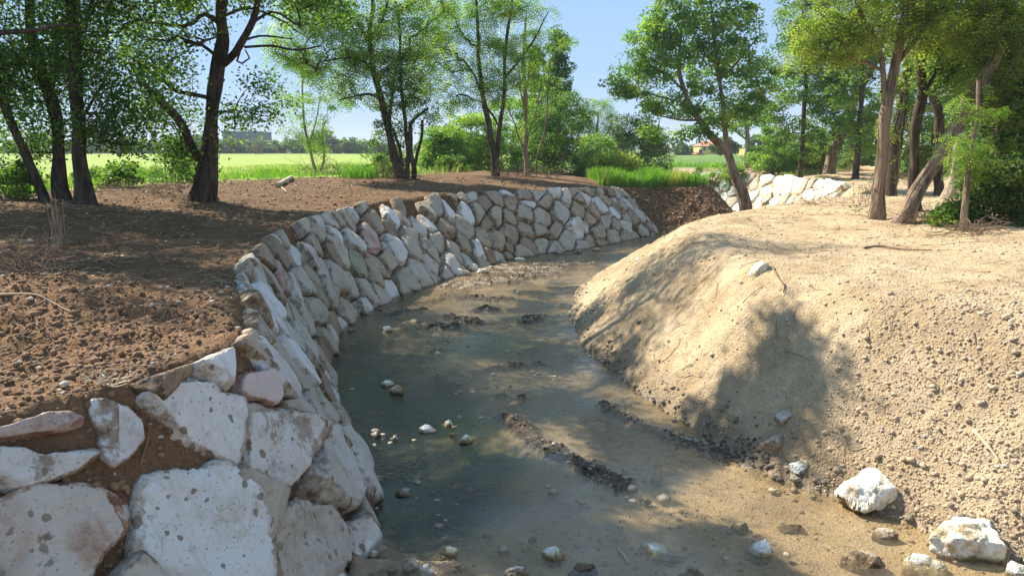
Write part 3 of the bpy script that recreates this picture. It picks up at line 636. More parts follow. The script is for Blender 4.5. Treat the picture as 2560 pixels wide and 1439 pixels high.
# ---- loose rocks in and beside the stream: (u, v, width px, height px, material, label, sink)
LOOSE = [(990,966,44,38,'W','round pale rock mid-stream, right one of a touching pair'),(968,953,38,24,'W','flatter pale rock mid-stream, left one of a touching pair'),
 (1070,1068,52,28,'W','sunlit cream rock at the left end of the small gravel spit'),(1120,1055,38,22,'W','small cream rock behind the gravel spit'),(1162,1090,48,34,'W','sunlit white rock on top of the small gravel spit'),
 (1135,1082,24,20,'p','little reddish rock left of the white rock on the gravel spit'),(940,1080,34,26,'w','grey rock in the dark pool left of the gravel spit'),(948,1190,58,20,'w','long flat white rock in the dark pool by the near slab'),
 (1010,1226,48,26,'w','half-sunk pale rock in shaded water right of the long flat one'),(985,1090,28,20,'w','small grey rock nearest the gravel spit in the dark pool'),(1080,1226,26,16,'g','small rock alone in shaded shallows'),
 (940,1378,42,46,'w','white rock standing below the root tangle'),(1025,1410,54,42,'w','blocky white rock at the bottom edge by the near slab'),(982,1420,30,26,'w','small white rock left of the blocky one at bottom edge'),(1068,1422,46,26,'w','flat white rock right of the blocky one at bottom edge'),
 (1125,1372,40,40,'W','egg-shaped sunlit cream rock on the muddy shallows'),(1108,1392,18,12,'t','pebble-sized tan rock touching the egg-shaped rock'),(1385,1372,66,44,'W','round cream rock with rusty markings rising from shallow water'),
 (1290,1420,80,46,'w','grey rock with white crust at the bottom edge'),(1660,1352,190,60,'W','long white crusted rock just under the surface'),(1895,1362,84,48,'W','white rock in shallows right of the long crusted one'),
 (1998,1142,52,84,'W','narrow bright white rock standing at the right waterline'),(2162,1212,165,125,'W','large bright white boulder half buried in the right bank'),(2420,1318,230,130,'W','widest cream boulder at the foot of the right bank'),
 (1958,1036,58,44,'w','lone white stone higher up the shaded right bank'),(2160,1370,140,90,'t','ochre flat boulder awash near the bottom right'),(2315,1392,150,62,'W','white streaked boulder awash in the bottom right'),
 (2540,1405,60,70,'W','cream boulder cut by the right edge'),(1990,1198,38,18,'t','small tan stone in yellow water at the right waterline'),(2180,1270,26,20,'t','little stone between the two large right boulders'),
 (1935,1095,72,44,'t','soil-coated tan boulder in the right bank above the waterline'),(1740,1420,130,50,'b','dark wet boulder at the bottom edge right of centre'),(1220,1330,40,14,'g','thin pale rock flat in the lit shallows'),
 (895,1110,36,42,'g','pale stone at the wall foot beside the dark pool'),(1160,680,44,16,'W','sunlit cream rock lying along the far waterline'),(1188,664,22,28,'W','upright sunlit rock at the far waterline'),(1205,676,34,14,'W','low sunlit rock right of the upright one, far waterline'),
 (1262,650,34,12,'W','sunlit rock under the brown wall stones, far waterline'),(1300,646,34,12,'W','sunlit rock just right of its twin, far waterline'),(1225,664,26,8,'W','thin sunlit rock awash at the far waterline'),(1400,628,40,10,'g','flat grey rock in the far waterline'),(1440,627,34,9,'g','flat grey rock further right in the far waterline'),(1490,622,28,9,'w','small pale rock near the right end of the far waterline'),
 (1150,705,22,8,'W','little sunlit rock off the far waterline'),(970,820,30,10,'W','white rock on the sunlit sand bar by the wall'),(905,772,40,14,'w','flat white rock under the wall foot at the bend'),(960,770,46,8,'g','thin grey rock awash at the bend'),(880,822,36,10,'g','flat pale rock near the wall foot in shaded water'),
 (860,998,40,10,'g','submerged pale rock in the deep pool by the wall'),(850,870,30,14,'g','submerged pale rock close under the wall stones'),(960,1008,26,8,'g','little submerged rock in the deep pool'),(932,1062,30,10,'g','flat submerged rock in the dark pool'),(975,1075,28,12,'w','pale submerged rock between pool and spit'),
 (1895,762,62,26,'W','white-crusted flat stone at the rim of the right bank') if False else (1895,668,60,22,'W','white-crusted stone set in the rim of the right bank'),(1595,648,16,8,'W','bright white chip high on the far right slope'),(555,905,74,60,'W','jagged white stone poking out of the crumbled soil'),(1540,1220,20,16,'b','dark clod at the tip of the mud bar'),(1605,1240,18,12,'W','pale pebble-like stone beyond the mud bar tip'),(1620,1245,20,12,'g','grey stone touching the pale one beyond the mud bar tip'),(1850,1300,60,36,'g','flat pale rock under the clear shallow water'),(1980,1300,90,30,'t','flat yellowish rock under the clear shallow water'),(2210,1325,70,34,'t','small ochre rock in front of the widest cream boulder'),(1450,1400,110,60,'b','dark sunken boulder left of the long crusted rock'),(1330,1340,30,12,'t','small tan stone in the lit shallows')]
for (u, v, wp, hp, kd, lb) in LOOSE:
    p = hit(u, v+hp*0.35, 60, water=True); D = p[1]; wm = wp*D/F/2; 
    dep = math.atan2(CAMH-p[2], D); hm = hp*D/F/2
    rg = np.random.RandomState(int(u*7+v)); k_ = rg.randint(6, 9); th = np.sort(rg.uniform(0, 2*math.pi, k_)+0); th = np.linspace(0, 2*math.pi, k_, endpoint=False)+rg.uniform(-.25, .25, k_)
    dy = max(min(wm*0.8, hm/math.sin(dep)*0.75), 0.03)
    poly = np.stack([np.cos(th)*wm*rg.uniform(0.85, 1.1, k_), np.sin(th)*dy*rg.uniform(0.85, 1.1, k_)], 1)
    hh = max(0.03, min(hm*1.1, 0.5*(wm+dy)))*(0.72 if wm > 0.3 else 1)
    frm = np.eye(3)
    gz = float(hz(p[0], p[1])[0])
    c = np.array([p[0], p[1], max(gz, -0.04)+hh*0.45])
    if 'submerged' in lb or 'under the' in lb: c[2] = -0.05-hh*0.2; c[2] = max(c[2], gz+0.02); c[2] = min(c[2], -hh-0.01+0.02)
    elif 'sunken' in lb or 'wet boulder' in lb: c[2] = 0.0-hh*0.85
    elif 'awash' in lb or 'just under' in lb: c[2] = -hh*0.45
    if p[2] > 0.12:    # on a slope: lean with it
        e = 0.15; gx_ = float(hz(p[0]+e, p[1])[0]-hz(p[0]-e, p[1])[0])/(2*e); gy_ = float(hz(p[0], p[1]+e)[0]-hz(p[0], p[1]-e)[0])/(2*e)
        nn = np.array([-gx_, -gy_, 1]); nn /= np.linalg.norm(nn); ex = np.cross([0, 1, 0], nn); ex /= np.linalg.norm(ex); frm = np.stack([ex, np.cross(nn, ex), nn]); c = np.array([p[0], p[1], gz])+nn*hh*(-0.12 if wm > 0.3 else 0.2)
    place_rock('rock' if wm < 0.25 else 'boulder', c, frm, poly, hh, 5 if D < 12 else 4, rg, M[kd], lb, 'rock' if wm < 0.25 else 'boulder', 'loose rocks in and along the stream', tilt=0.35, ncut=8, gap=0, p=3.4, cutr=(0.62, 0.93), rough=1.6)

# ---------------------------------------------------------------- pebbles and clods
def scatter(name, label, pts, sizes, mat, flat=0.6, sub=1, sink=0.25, kind='stuff', cat='gravel', smooth=True):
    N, Fa = ico(sub); m = len(pts); k = len(N)
    base = np.repeat(N[None], 4, 0); rg = np.random.RandomState(5)
    base = base*(1+0.25*rg.uniform(-1, 1, (4, k, 1)))
    a = RS.uniform(0, 2*math.pi, m); ca, sa = np.cos(a), np.sin(a); sx = sizes*RS.uniform(0.8, 1.3, m); sy = sizes*RS.uniform(0.6, 1.0, m); sz = sizes*flat*RS.uniform(0.7, 1.2, m)
    B = base[RS.randint(0, 4, m)]
    X_ = B[:, :, 0]*sx[:, None]; Y_ = B[:, :, 1]*sy[:, None]; Z_ = B[:, :, 2]*sz[:, None]
    V = np.stack([X_*ca[:, None]-Y_*sa[:, None]+pts[:, None, 0], X_*sa[:, None]+Y_*ca[:, None]+pts[:, None, 1], Z_+pts[:, None, 2]+(sz*(0.5-sink))[:, None]], 2).reshape(-1, 3)
    Fc = (Fa[None]+np.arange(m)[:, None, None]*k).reshape(-1, 3)
    o = mesh_np(name, V, Fc, mat, None, smooth, dict(rnd=np.repeat(RS.uniform(0, 1, m), k))); tag(o, label, cat, None, kind); return o
def rnd_region(n, xr, yr, ok, dens=None):
    X_ = RS.uniform(*xr, n); 
    Y_ = yr[0]*(yr[1]/yr[0])**RS.uniform(0, 1, n)
    m = ok(X_, Y_); X_, Y_ = X_[m], Y_[m]; return np.stack([X_, Y_, hz(X_, Y_)], 1)
def rightland(X_, Y_):
    return ~inside(X_, Y_, np.vstack([LB, RB[::-1]])) & (X_ > np.interp(Y_, [3, 19, 30, 40], [3.0, 1.0, 5, 12])) & (X_ < Y_*0.72+0.5)
p = rnd_region(60000, (1, 30), (6.3, 45), rightland)
nz = vnoise(p*np.array([1.1, 1.1, 0])+3, 44); p = p[RS.uniform(-1, 0.8, len(p)) < nz+0.1]
sz = np.minimum(0.006+RS.exponential(0.006, len(p)), 0.05)*(0.8+0.03*p[:, 1])
scatter('gravel', 'pale gravel strewn over the dry right bank', p, sz, M['peb_tan'], 0.6, 1)
p = rnd_region(30000, (2.5, 8), (6.2, 12), lambda a, b: rightland(a, b) & (np.hypot((a-5.2)/2.0, (b-7.6)/1.8) < RS.uniform(0.3, 1.4, len(a))))
scatter('soil_clods', 'crumbled clods of soil at the foot of the near right bank', p, np.minimum(0.007+RS.exponential(0.007, len(p)), 0.05), M['peb_tan'], 0.75, 1, cat='clods', smooth=False)
p = rnd_region(40000, (0.8, 9), (6.3, 28), lambda a, b: rightland(a, b) & (hz(a, b) < 0.02+RS.exponential(0.16, len(a))))
scatter('waterline_cobbles', 'damp grey-brown cobbles along the right waterline', p, np.minimum(0.012+RS.exponential(0.014, len(p)), 0.06), M['peb_grey'], 0.6, 1, cat='cobbles')
chp = np.vstack([LB, RB[::-1]])
def leftside_(a, b): return ~inside(a, b, chp)
p = rnd_region(26000, (-4, 9), (6.3, 34), lambda a, b: inside(a, b, chp)); keepm = (p[:, 2] > -0.03) | (RS.uniform(0, 1, len(p)) < 0.35); p = p[keepm]
scatter('streambed_gravel', 'brown pebbles lying on the stream bed', p, np.minimum(0.008+RS.exponential(0.010, len(p)), 0.05), M['peb_bed'], 0.5, 1, cat='pebbles')
p = rnd_region(60000, (-6.5, 6), (4.4, 38), lambda a, b: (segdist(a, b, LC) < np.where(b > 14, 0.30, 0.45)) & leftside_(a, b) & ~((b < 14) & inside(a, b, np.vstack([LB, LC[::-1]])))); p[:, 2] = np.where(p[:, 1] > 14, np.maximum(p[:, 2], 2.05), p[:, 2])+0.005; p = p[vnoise(p*np.array([1.4, 1.4, 0]), 91) > RS.uniform(-0.7, 0.6, len(p))]
scatter('crest_soil', 'clods of brown soil spilling over the top stones of the curved bank', p, np.minimum(0.008+RS.exponential(0.012, len(p)), 0.003*p[:, 1]+0.008), M['peb_brown'], 0.7, 1, 0.45, cat='soil', smooth=False)
p = rnd_region(60000, (-6, -1.3), (3.8, 9), lambda a, b: inside(a, b, np.vstack([LB, LC[::-1]])))[:5000]
scatter('gap_soil', 'dark loose soil and grit packed between the near stones', p, np.minimum(0.008+RS.exponential(0.010, len(p)), 0.05), M['peb_brown'], 0.8, 1, cat='soil', smooth=False)
L = []
for C, hw, hh, k_ in BARW:
    if k_ in (0, 1):
        ln = np.sum(np.linalg.norm(np.diff(C, axis=0), axis=1)); m = int(260+420*ln); t = RS.uniform(0, 1, m)*(len(C)-1); i = np.minimum(t.astype(int), len(C)-2); q = C[i]+(C[i+1]-C[i])*(t-i)[:, None]+RS.normal(0, hw*0.9, (m, 2)); L.append(q)
q = np.vstack(L); p = np.column_stack([q, hz(q[:, 0], q[:, 1])]); p = p[(p[:, 2] > -0.05) & (vnoise(p*np.array([3, 3, 0]), 5) > RS.uniform(-0.8, 0.3, len(p)))]
scatter('bar_gravel', 'dark wet gravel on the low bars in the stream', p, np.minimum(0.006+RS.exponential(0.009, len(p)), 0.05), M['peb_dark'], 0.7, 1, cat='gravel', smooth=False)
def leftland(X_, Y_): return (~inside(X_, Y_, np.vstack([LB, RB[::-1]]))) & (~inside(X_, Y_, np.vstack([LB, LC[::-1]]))) & (X_ < np.interp(Y_, [3, 12, 20, 33], [-2.4, -3.5, -4.5, 4])) & (X_ > -Y_*0.72-0.5)
p = rnd_region(30000, (-26, 4), (4.4, 36), leftland)
scatter('soil_crumbs', 'small stones and crumbs on the brown left bank', p, np.minimum(0.008+RS.exponential(0.009, len(p)), 0.05)*(0.8+0.03*p[:, 1]), M['peb_brown'], 0.6, 1, cat='stones')
p = rnd_region(26000, (-8, -2.2), (4.4, 9.5), lambda a, b: leftland(a, b) & (np.hypot((a+4.4)/2.6, (b-6.6)/2.0) < RS.uniform(0.3, 1.3, len(a))))
scatter('soil_heap_clods', 'loose reddish clods on the near left soil heap', p, np.minimum(0.007+RS.exponential(0.007, len(p)), 0.06), M['peb_brown'], 0.75, 1, cat='clods', smooth=False)
p = rnd_region(16000, (4.5, 13), (35.5, 41), lambda a, b: inside(a, b, np.vstack([LB, LC[::-1]])))
scatter('slope_clods', 'coarse reddish clods on the bare slope beyond the stones', p, 0.012+RS.exponential(0.016, len(p)), M['peb_brown'], 0.8, 1, cat='clods')

# ---------------------------------------------------------------- tubes, leaves, trees
def tube_arrays(paths, radii, sides=6, rough=0.0):
    Vs, Fs, off = [], [], 0
    for P, R in zip(paths, radii):
        P = np.asarray(P, float); R = np.asarray(R, float); m = len(P)
        if m < 2: continue
        T = np.gradient(P, axis=0); T /= (np.linalg.norm(T, axis=1)[:, None]+1e-9)
        up = np.array([0.13, 0.21, 1.0]) if abs(T[0, 2]) < 0.9 else np.array([1.0, 0.17, 0.1])
        A = np.cross(T, up); A /= (np.linalg.norm(A, axis=1)[:, None]+1e-9); B = np.cross(T, A)
        k = sides if R.max() > 0.02 else 4
        if R.max() > 0.09: k = max(k, 12)
        th = np.arange(k)/k*2*math.pi
        rr = R[:, None]*np.ones(k)[None]
        if rough and R.max() > 0.05:
            rr = rr*(1+rough*vnoise(np.stack([np.cos(th)[None]*2.2+0*R[:, None], np.sin(th)[None]*2.2+0*R[:, None], (np.arange(m)*0.25)[:, None]+0*th[None]], 2).reshape(-1, 3)+P[0, 0]*3, 8).reshape(m, k))
        V = P[:, None]+(A[:, None]*np.cos(th)[None, :, None]+B[:, None]*np.sin(th)[None, :, None])*rr[:, :, None]
        Vs.append(V.reshape(-1, 3)); i = np.arange(m-1)[:, None]*k; j = np.arange(k)[None]; jn = (j+1) % k
        Fs.append(np.stack([i+j, i+jn, i+k+jn, i+k+j], 2).reshape(-1, 4)+off); off += m*k
    return np.vstack(Vs), np.vstack(Fs)
def resample(P, step):
    P = np.asarray(P, float); d = np.concatenate([[0], np.cumsum(np.linalg.norm(np.diff(P[:, :3], axis=0), axis=1))]); m = max(2, int(d[-1]/step)+1)
    q = np.linspace(0, d[-1], m); return np.stack([np.interp(q, d, P[:, k]) for k in range(P.shape[1])], 1)
def leaf_quads(C, size, rng, up=0.7, asp=0.5, droop=0.0):
    m = len(C); N = rng.normal(0, 1, (m, 3)); N[:, 2] = abs(N[:, 2])*up*1.5+0.25; N /= np.linalg.norm(N, axis=1)[:, None]
    D = rng.normal(0, 1, (m, 3)); D[:, 2] -= droop; D -= (D*N).sum(1)[:, None]*N; D /= np.linalg.norm(D, axis=1)[:, None]; Wd = np.cross(N, D)
    s = size*rng.uniform(0.65, 1.25, m)[:, None]
    a = C-D*s*0.5; t = C+D*s*0.5; l = C+Wd*s*asp*0.5+N*s*0.06; r = C-Wd*s*asp*0.5+N*s*0.06
    V = np.stack([a, l, t, r], 1).reshape(-1, 3); return V
def rachis_quads(C, size, rng, pairs=5):
    m = len(C); D = rng.normal(0, 1, (m, 3)); D[:, 2] = D[:, 2]*0.35-0.35; D /= np.linalg.norm(D, axis=1)[:, None]
    N = rng.normal(0, 0.35, (m, 3)); N[:, 2] += 1; N -= (N*D).sum(1)[:, None]*D; N /= np.linalg.norm(N, axis=1)[:, None]; Wd = np.cross(N, D)
    Ln = size*4.6; Vs = []
    for k in range(pairs):
        f = (k+0.6)/pairs; base = C+D*Ln*f-np.array([0, 0, 1])*Ln*0.25*f*f
        for sg in (-1, 1):
            o = Wd*sg+D*0.35; o /= np.linalg.norm(o, axis=1)[:, None]; c = base+o*size*0.62; w_ = np.cross(N, o)
            a = c-o*size*0.5; t = c+o*size*0.5; l = c+w_*size*0.26; r = c-w_*size*0.26; Vs.append(np.stack([a, l, t, r], 1))
    V = np.stack(Vs, 1).reshape(-1, 3); return V, pairs*2
NLEAF = [0]; DENS = dict(rob=1.25, broad=1.9, small=3.0)
def crown_mesh(name, clumps, rc, per, size, kind, mat, rng, parent=None, origin=np.zeros(3)):
    m = len(clumps); per = per*DENS.get(kind, 1.0); per_ = np.maximum(3, (per*rng.uniform(0.5, 1.5, m)).astype(int)); ci = np.repeat(np.arange(m), per_)
    off = rng.normal(0, 1, (len(ci), 3)); off *= (rng.uniform(0.2, 1, (len(ci), 1))**0.5)/(np.linalg.norm(off, axis=1)[:, None]+1e-9)
    r_ = rc*rng.uniform(0.6, 1.4, m)[ci][:, None]; off *= r_*np.array([1, 1, 0.45 if kind == 'rob' else 0.62]); C = clumps[ci]+off
    if kind == 'rob': V, kk = rachis_quads(C, size, rng); rep = kk
    else: V = leaf_quads(C, size, rng, asp=0.62 if kind == 'broad' else 0.5); rep = 1
    nl = len(C)*rep; NLEAF[0] += nl
    rnd = np.repeat(rng.uniform(0, 1, len(C)), rep*4); cl = np.repeat(rng.uniform(0, 1, m)[ci], rep*4)
    o = mesh_np(name, V-origin, np.arange(nl*4).reshape(-1, 4), mat, parent, False, dict(rnd=rnd, clump=cl)); return o
def tree(name, label, cat, paths, blobs, D=None, leafkind='broad', mat='L_broad', bark='bark_dark', size=0.1, per=60, rc=0.5, group=None, seed=0, base=None, depthf=0.8, twigr=0.006, fine=True, extra=None, ddy=0, wblobs=()):
    """paths: pixel polylines (u, v, width px[, dy m]); first is the trunk.  blobs: (u, v, ru, rv, clumps) in pixels at the tree's distance."""
    rng = np.random.RandomState(seed+11)
    b = hit(paths[0][0][0], paths[0][0][1], 300) if D is None else PY(paths[0][0][0], paths[0][0][1], D)
    D = b[1]+ddy; b = np.array([b[0]*D/b[1], D, 0]); b[2] = float(hz(b[0], b[1])[0])
    rt = empty(name, b); tag(rt, label, cat, group)
    P3 = []
    for pi, pth in enumerate(paths):
        q = []
        for k, e in enumerate(pth):
            dy = e[3] if len(e) > 3 else 0
            w_ = PY(e[0], e[1], D+dy); wpx = e[2]*0.86
            if pi == 0 and k == 0: w_ = b-np.array([0, 0, 0.15])
            q.append([*w_, wpx*(D+dy)/F/2])
        q = np.array(q); q = spline(q, 6) if len(q) > 2 else q; q = resample(q, 0.22 if D < 60 else 1.0); q[:, 3] = np.maximum(q[:, 3], 0.01)
        jit = np.stack([vnoise(np.column_stack([q[:, 2]*1.3, q[:, 2]*0+k_*9+pi, q[:, 2]*0+seed]), 5+k_) for k_ in range(2)], 1); q[1:, :2] += jit[1:]*0.05*min(1, D/20)
        if pi == 0: q[:4, 3] *= np.array([1.35, 1.2, 1.08, 1.02])[:len(q[:4])]
        P3.append(q)
    V, Fc = tube_arrays([q[:, :3] for q in P3[:1]], [q[:, 3] for q in P3[:1]], 10, 0.25)
    mesh_np('trunk', V-b, Fc, M[bark], rt, True)
    if len(P3) > 1:
        for q in P3[1:]:
            V, Fc = tube_arrays([q[:, :3]], [q[:, 3]], 8, 0.2); mesh_np('limb', V-b, Fc, M[bark], rt, True)
    cl = []
    for (u, v, ru, rv, nc) in blobs:
        c = PY(u, v, D); sx = ru*D/F; szz = rv*D/F; sy = (sx+szz)/2*depthf
        q = rng.normal(0, 1, (nc, 3)); q *= (rng.uniform(0.1, 1, (nc, 1))**0.42)/np.linalg.norm(q, axis=1)[:, None]; cl.append(c+q*np.array([sx, sy, szz]))
    for (x_, y_, z_, r_, nc) in wblobs:
        q = rng.normal(0, 1, (nc, 3)); q *= (rng.uniform(0.1, 1, (nc, 1))**0.42)/np.linalg.norm(q, axis=1)[:, None]; q = np.array([x_, y_, z_])+q*np.array([r_, r_, r_*0.7]); cl.append(q)
        crown_mesh('shade_foliage', q, 0.42, 34, 0.17, 'broad', M[mat], rng, rt, b)  # leaf clumps out of frame, added so their shade falls on chosen spots
    if cl:
        cl = np.vstack(cl); gzz = hz(cl[:, 0], cl[:, 1])+0.15; cl[:, 2] = np.maximum(cl[:, 2], gzz)
        if fine:
            nodes = np.vstack([q[len(q)//6:, :3] for q in P3]); par = []; npths = []; 
            dist = np.array([np.min(np.linalg.norm(nodes-c, axis=1)) for c in cl]); order = np.argsort(dist)
            nodes = list(map(tuple, nodes)); NA = np.array(nodes); cnt = np.zeros(len(NA)); parent = -np.ones(len(NA), int); br = []
            for i in order:
                c = cl[i]; dd = NA-c; dl = np.linalg.norm(dd, axis=1)+0.9*np.maximum(0, dd[:, 2]+0.25*np.hypot(dd[:, 0], dd[:, 1])); j = int(np.argmin(dl)); a = NA[j]
                L_ = np.linalg.norm(c-a); m = max(2, int(L_/0.35)); t = np.linspace(0, 1, m+1)[1:][:, None]
                mid = (a+c)/2+rng.normal(0, 0.10*L_, 3)+np.array([0, 0, 0.12*L_]); q = (1-t)**2*a+2*t*(1-t)*mid+t*t*c
                start = len(NA); NA = np.vstack([NA, q]); parent = np.concatenate([parent, [j]+list(range(start, start+m-1))]); br.append((j, start, m))
            cnt = np.zeros(len(NA))
            for (j, st_, m) in br:
                k = st_+m-1
                while k >= 0: cnt[k] += 1; k = parent[k]
            paths_, rad_ = [], []
            for (j, st_, m) in br:
                ids = [j]+list(range(st_, st_+m)); r_ = twigr*np.maximum(cnt[ids], 1)**0.55; r_[0] = r_[1] if len(r_) > 1 else r_[0]; paths_.append(NA[ids]); rad_.append(np.maximum(r_*(D/25 if D > 25 else 1)**0.3, 0.0035))
            V, Fc = tube_arrays(paths_, rad_, 5); mesh_np('branches', V-b, Fc, M[bark], rt, True)
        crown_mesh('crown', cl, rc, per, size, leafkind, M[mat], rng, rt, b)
    if extra: extra(rt, b, D, P3, rng)
    return rt
def vines(nv=14, mat='vine', leafy=0.0):
    def f(rt, b, D, P3, rng):
        ps, rs = [], []
        q = P3[0]
        for k in range(nv):
            a0 = rng.uniform(0, 6.28); i0, i1 = 0, int(len(q)*rng.uniform(0.35, 1.0)); pp = []
            for i in range(i0, i1):
                a = a0+0.5*math.sin(i*0.13+k)+i*0.01; rr = q[i, 3]*1.0+0.008; pp.append([q[i, 0]+math.cos(a)*rr, q[i, 1]+math.sin(a)*rr, q[i, 2]])
            if len(pp) > 3: ps.append(np.array(pp)+rng.normal(0, 0.006, (len(pp), 3))); rs.append(np.full(len(pp), rng.uniform(0.006, 0.014)))
        if ps:
            V, Fc = tube_arrays(ps, rs, 5); mesh_np('vine', V-b, Fc, M[mat], rt, True)
        if leafy:
            i = rng.randint(0, len(q), int(leafy)); c = q[i, :3]+rng.normal(0, 1, (len(i), 3))*(q[i, 3][:, None]+0.12); crown_mesh('ivy', c, 0.15, 10, 0.07, 'broad', M['L_dark'], rng, rt, b)
    return f
def bush(name, label, cat, u, v, wpx, hpx, n=30, per=60, size=0.07, mat='L_dark', kind='broad', seed=0, group=None, rc=0.25, D=None, twigs=18):
    rng = np.random.RandomState(seed+500); b = hit(u, v, 300) if D is None else PY(u, v, D)
    if D is not None: b[2] = float(hz(b[0], b[1])[0])
    D = b[1]; rt = empty(name, b); tag(rt, label, cat, group); wx = wpx*D/F/2; h = hpx*D/F
    c = rng.uniform(-1, 1, (n, 3)); c[:, 2] = rng.uniform(0.05, 1, n); k = np.sqrt(np.maximum(0.05, 1-c[:, 2]**2*0.75)); c = c*np.array([wx, wx*0.7, h])*np.stack([k, k, np.ones(n)], 1)+b
    ps, rs = [], []
    for i in rng.choice(n, min(twigs, n), replace=False):
        a = b+np.array([rng.normal(0, wx*0.15), rng.normal(0, wx*0.1), -0.05]); e = c[i]; mid = (a+e)/2+np.array([0, 0, 0.15*h])+rng.normal(0, 0.05*h, 3); t = np.linspace(0, 1, 7)[:, None]
        ps.append((1-t)**2*a+2*t*(1-t)*mid+t*t*e); rs.append(np.linspace(0.014, 0.004, 7)*max(1, D/25))
    if ps: V, Fc = tube_arrays(ps, rs, 4); mesh_np('stem', V-b, Fc, M['twig'], rt, True)
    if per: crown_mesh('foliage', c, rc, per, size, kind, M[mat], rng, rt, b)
    return rt
def tangle(name, label, cat, u, v, wpx, hpx, n=60, r=0.008, mat='twig', seed=0, D=None, group=None, curl=0.5):
    rng = np.random.RandomState(seed+900); b = hit(u, v, 200) if D is None else PY(u, v, D); D = b[1]; b[2] = float(hz(b[0], b[1])[0]); wx = wpx*D/F/2; h = hpx*D/F
    ps, rs = [], []
    for k in range(n):
        a = b+np.array([rng.uniform(-wx, wx), rng.uniform(-wx, wx)*0.5, rng.uniform(0, h*0.5)]); e = a+np.array([rng.normal(0, wx*0.5), rng.normal(0, wx*0.3), rng.uniform(-0.2, 0.9)*h]); mid = (a+e)/2+rng.normal(0, 1, 3)*np.array([wx*0.3, wx*0.2, h*0.4])*curl*2
        t = np.linspace(0, 1, 8)[:, None]; q = (1-t)**2*a+2*t*(1-t)*mid+t*t*e; q[:, 2] = np.maximum(q[:, 2], hz(q[:, 0], q[:, 1])-0.01); ps.append(q); rs.append(np.linspace(1, 0.4, 8)*r*rng.uniform(0.4, 1.4))
    V, Fc = tube_arrays(ps, rs, 4); o = mesh_np(name, V-b, Fc, M[mat], None, True); o.location = b; tag(o, label, cat, group); return o
def stick(name, label, cat, pts, r, mat, lift=0.02, taper=0.5, water=False):
    q = np.array([hit(u, v, 80, water) for u, v in pts]); q[:, 2] += lift; q = spline(q, 5) if len(q) > 2 else resample(q, 0.1); b = q[0].copy(); m = len(q)
    rr = np.linspace(r, r*taper, m)*(1+0.12*np.sin(np.arange(m)*1.7)); q = np.vstack([q[:1], q, q[-1:]+(q[-1]-q[-2])*0.02]); q[0] -= (q[2]-q[1])*0.02; rr = np.concatenate([[0.001], rr, [0.001]]); V, Fc = tube_arrays([q], [rr], 8); o = mesh_np(name, V-b, Fc, M[mat], None, True); o.location = b; tag(o, label, cat); return o
#@TREES
def over(L, k=13.0):   # where a bough must hang for its shade to fall on these spots of the stream
    return [(*(hit(u, v, 60, True)+SUN*k), r, n) for u, v, r, n in L]
SHT = over([(1990, 930, 0.65, 11), (1930, 985, 0.65, 10), (1840, 1040, 0.65, 11), (1750, 1090, 0.6, 9), (1950, 870, 0.4, 3), (1560, 905, 0.4, 8), (1470, 800, 0.5, 10), (1580, 720, 0.4, 5), (1150, 850, 0.8, 14), (1330, 880, 0.9, 18), (1300, 770, 1.3, 20), (1050, 930, 0.8, 14), (1180, 1010, 0.7, 14), (1420, 1000, 0.7, 14), (1560, 1080, 0.6, 12), (1010, 790, 1.2, 16), (1390, 720, 1.2, 12)])
SHN = over([(1250, 1150, 0.6, 14), (1130, 1240, 0.6, 12), (1400, 1230, 0.35, 6), (1650, 1120, 0.5, 10), (1300, 1330, 0.4, 8), (980, 1200, 0.6, 10), (1560, 1180, 0.4, 8), (1500, 1400, 0.5, 10), (1850, 1420, 0.4, 8), (1750, 1330, 0.25, 4)], 12.0)
GL = 'trees along the left bank'; GR = 'trees of the right-hand wood'; GF = 'trees beyond the field'
# big dark tree
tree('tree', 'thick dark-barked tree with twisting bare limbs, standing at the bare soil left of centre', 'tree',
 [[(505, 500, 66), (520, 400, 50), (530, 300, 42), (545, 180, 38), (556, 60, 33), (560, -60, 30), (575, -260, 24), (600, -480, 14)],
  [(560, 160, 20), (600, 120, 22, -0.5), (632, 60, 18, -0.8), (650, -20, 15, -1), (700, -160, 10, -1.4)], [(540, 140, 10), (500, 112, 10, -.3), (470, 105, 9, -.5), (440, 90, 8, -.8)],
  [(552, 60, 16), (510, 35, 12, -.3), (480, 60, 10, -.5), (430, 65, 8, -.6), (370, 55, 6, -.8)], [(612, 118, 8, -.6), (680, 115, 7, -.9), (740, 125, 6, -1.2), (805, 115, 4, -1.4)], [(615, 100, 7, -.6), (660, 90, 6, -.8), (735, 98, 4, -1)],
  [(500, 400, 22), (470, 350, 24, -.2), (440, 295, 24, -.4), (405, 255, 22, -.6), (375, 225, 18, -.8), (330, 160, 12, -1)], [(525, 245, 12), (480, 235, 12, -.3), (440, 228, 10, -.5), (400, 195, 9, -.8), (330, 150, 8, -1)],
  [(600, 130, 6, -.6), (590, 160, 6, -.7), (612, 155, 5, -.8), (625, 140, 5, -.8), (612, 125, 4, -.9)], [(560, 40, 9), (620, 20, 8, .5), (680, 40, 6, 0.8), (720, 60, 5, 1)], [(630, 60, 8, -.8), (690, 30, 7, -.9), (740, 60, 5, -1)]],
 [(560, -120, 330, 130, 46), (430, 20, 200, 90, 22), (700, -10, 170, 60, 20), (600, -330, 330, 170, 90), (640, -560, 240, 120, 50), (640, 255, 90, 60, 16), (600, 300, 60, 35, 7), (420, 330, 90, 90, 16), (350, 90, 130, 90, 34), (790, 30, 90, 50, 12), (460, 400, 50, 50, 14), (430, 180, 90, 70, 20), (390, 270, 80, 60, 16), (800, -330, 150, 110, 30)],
 leafkind='broad', mat='L_dark', bark='bark_dark', size=0.105, per=38, rc=0.70, group=GL, seed=1, wblobs=SHT)
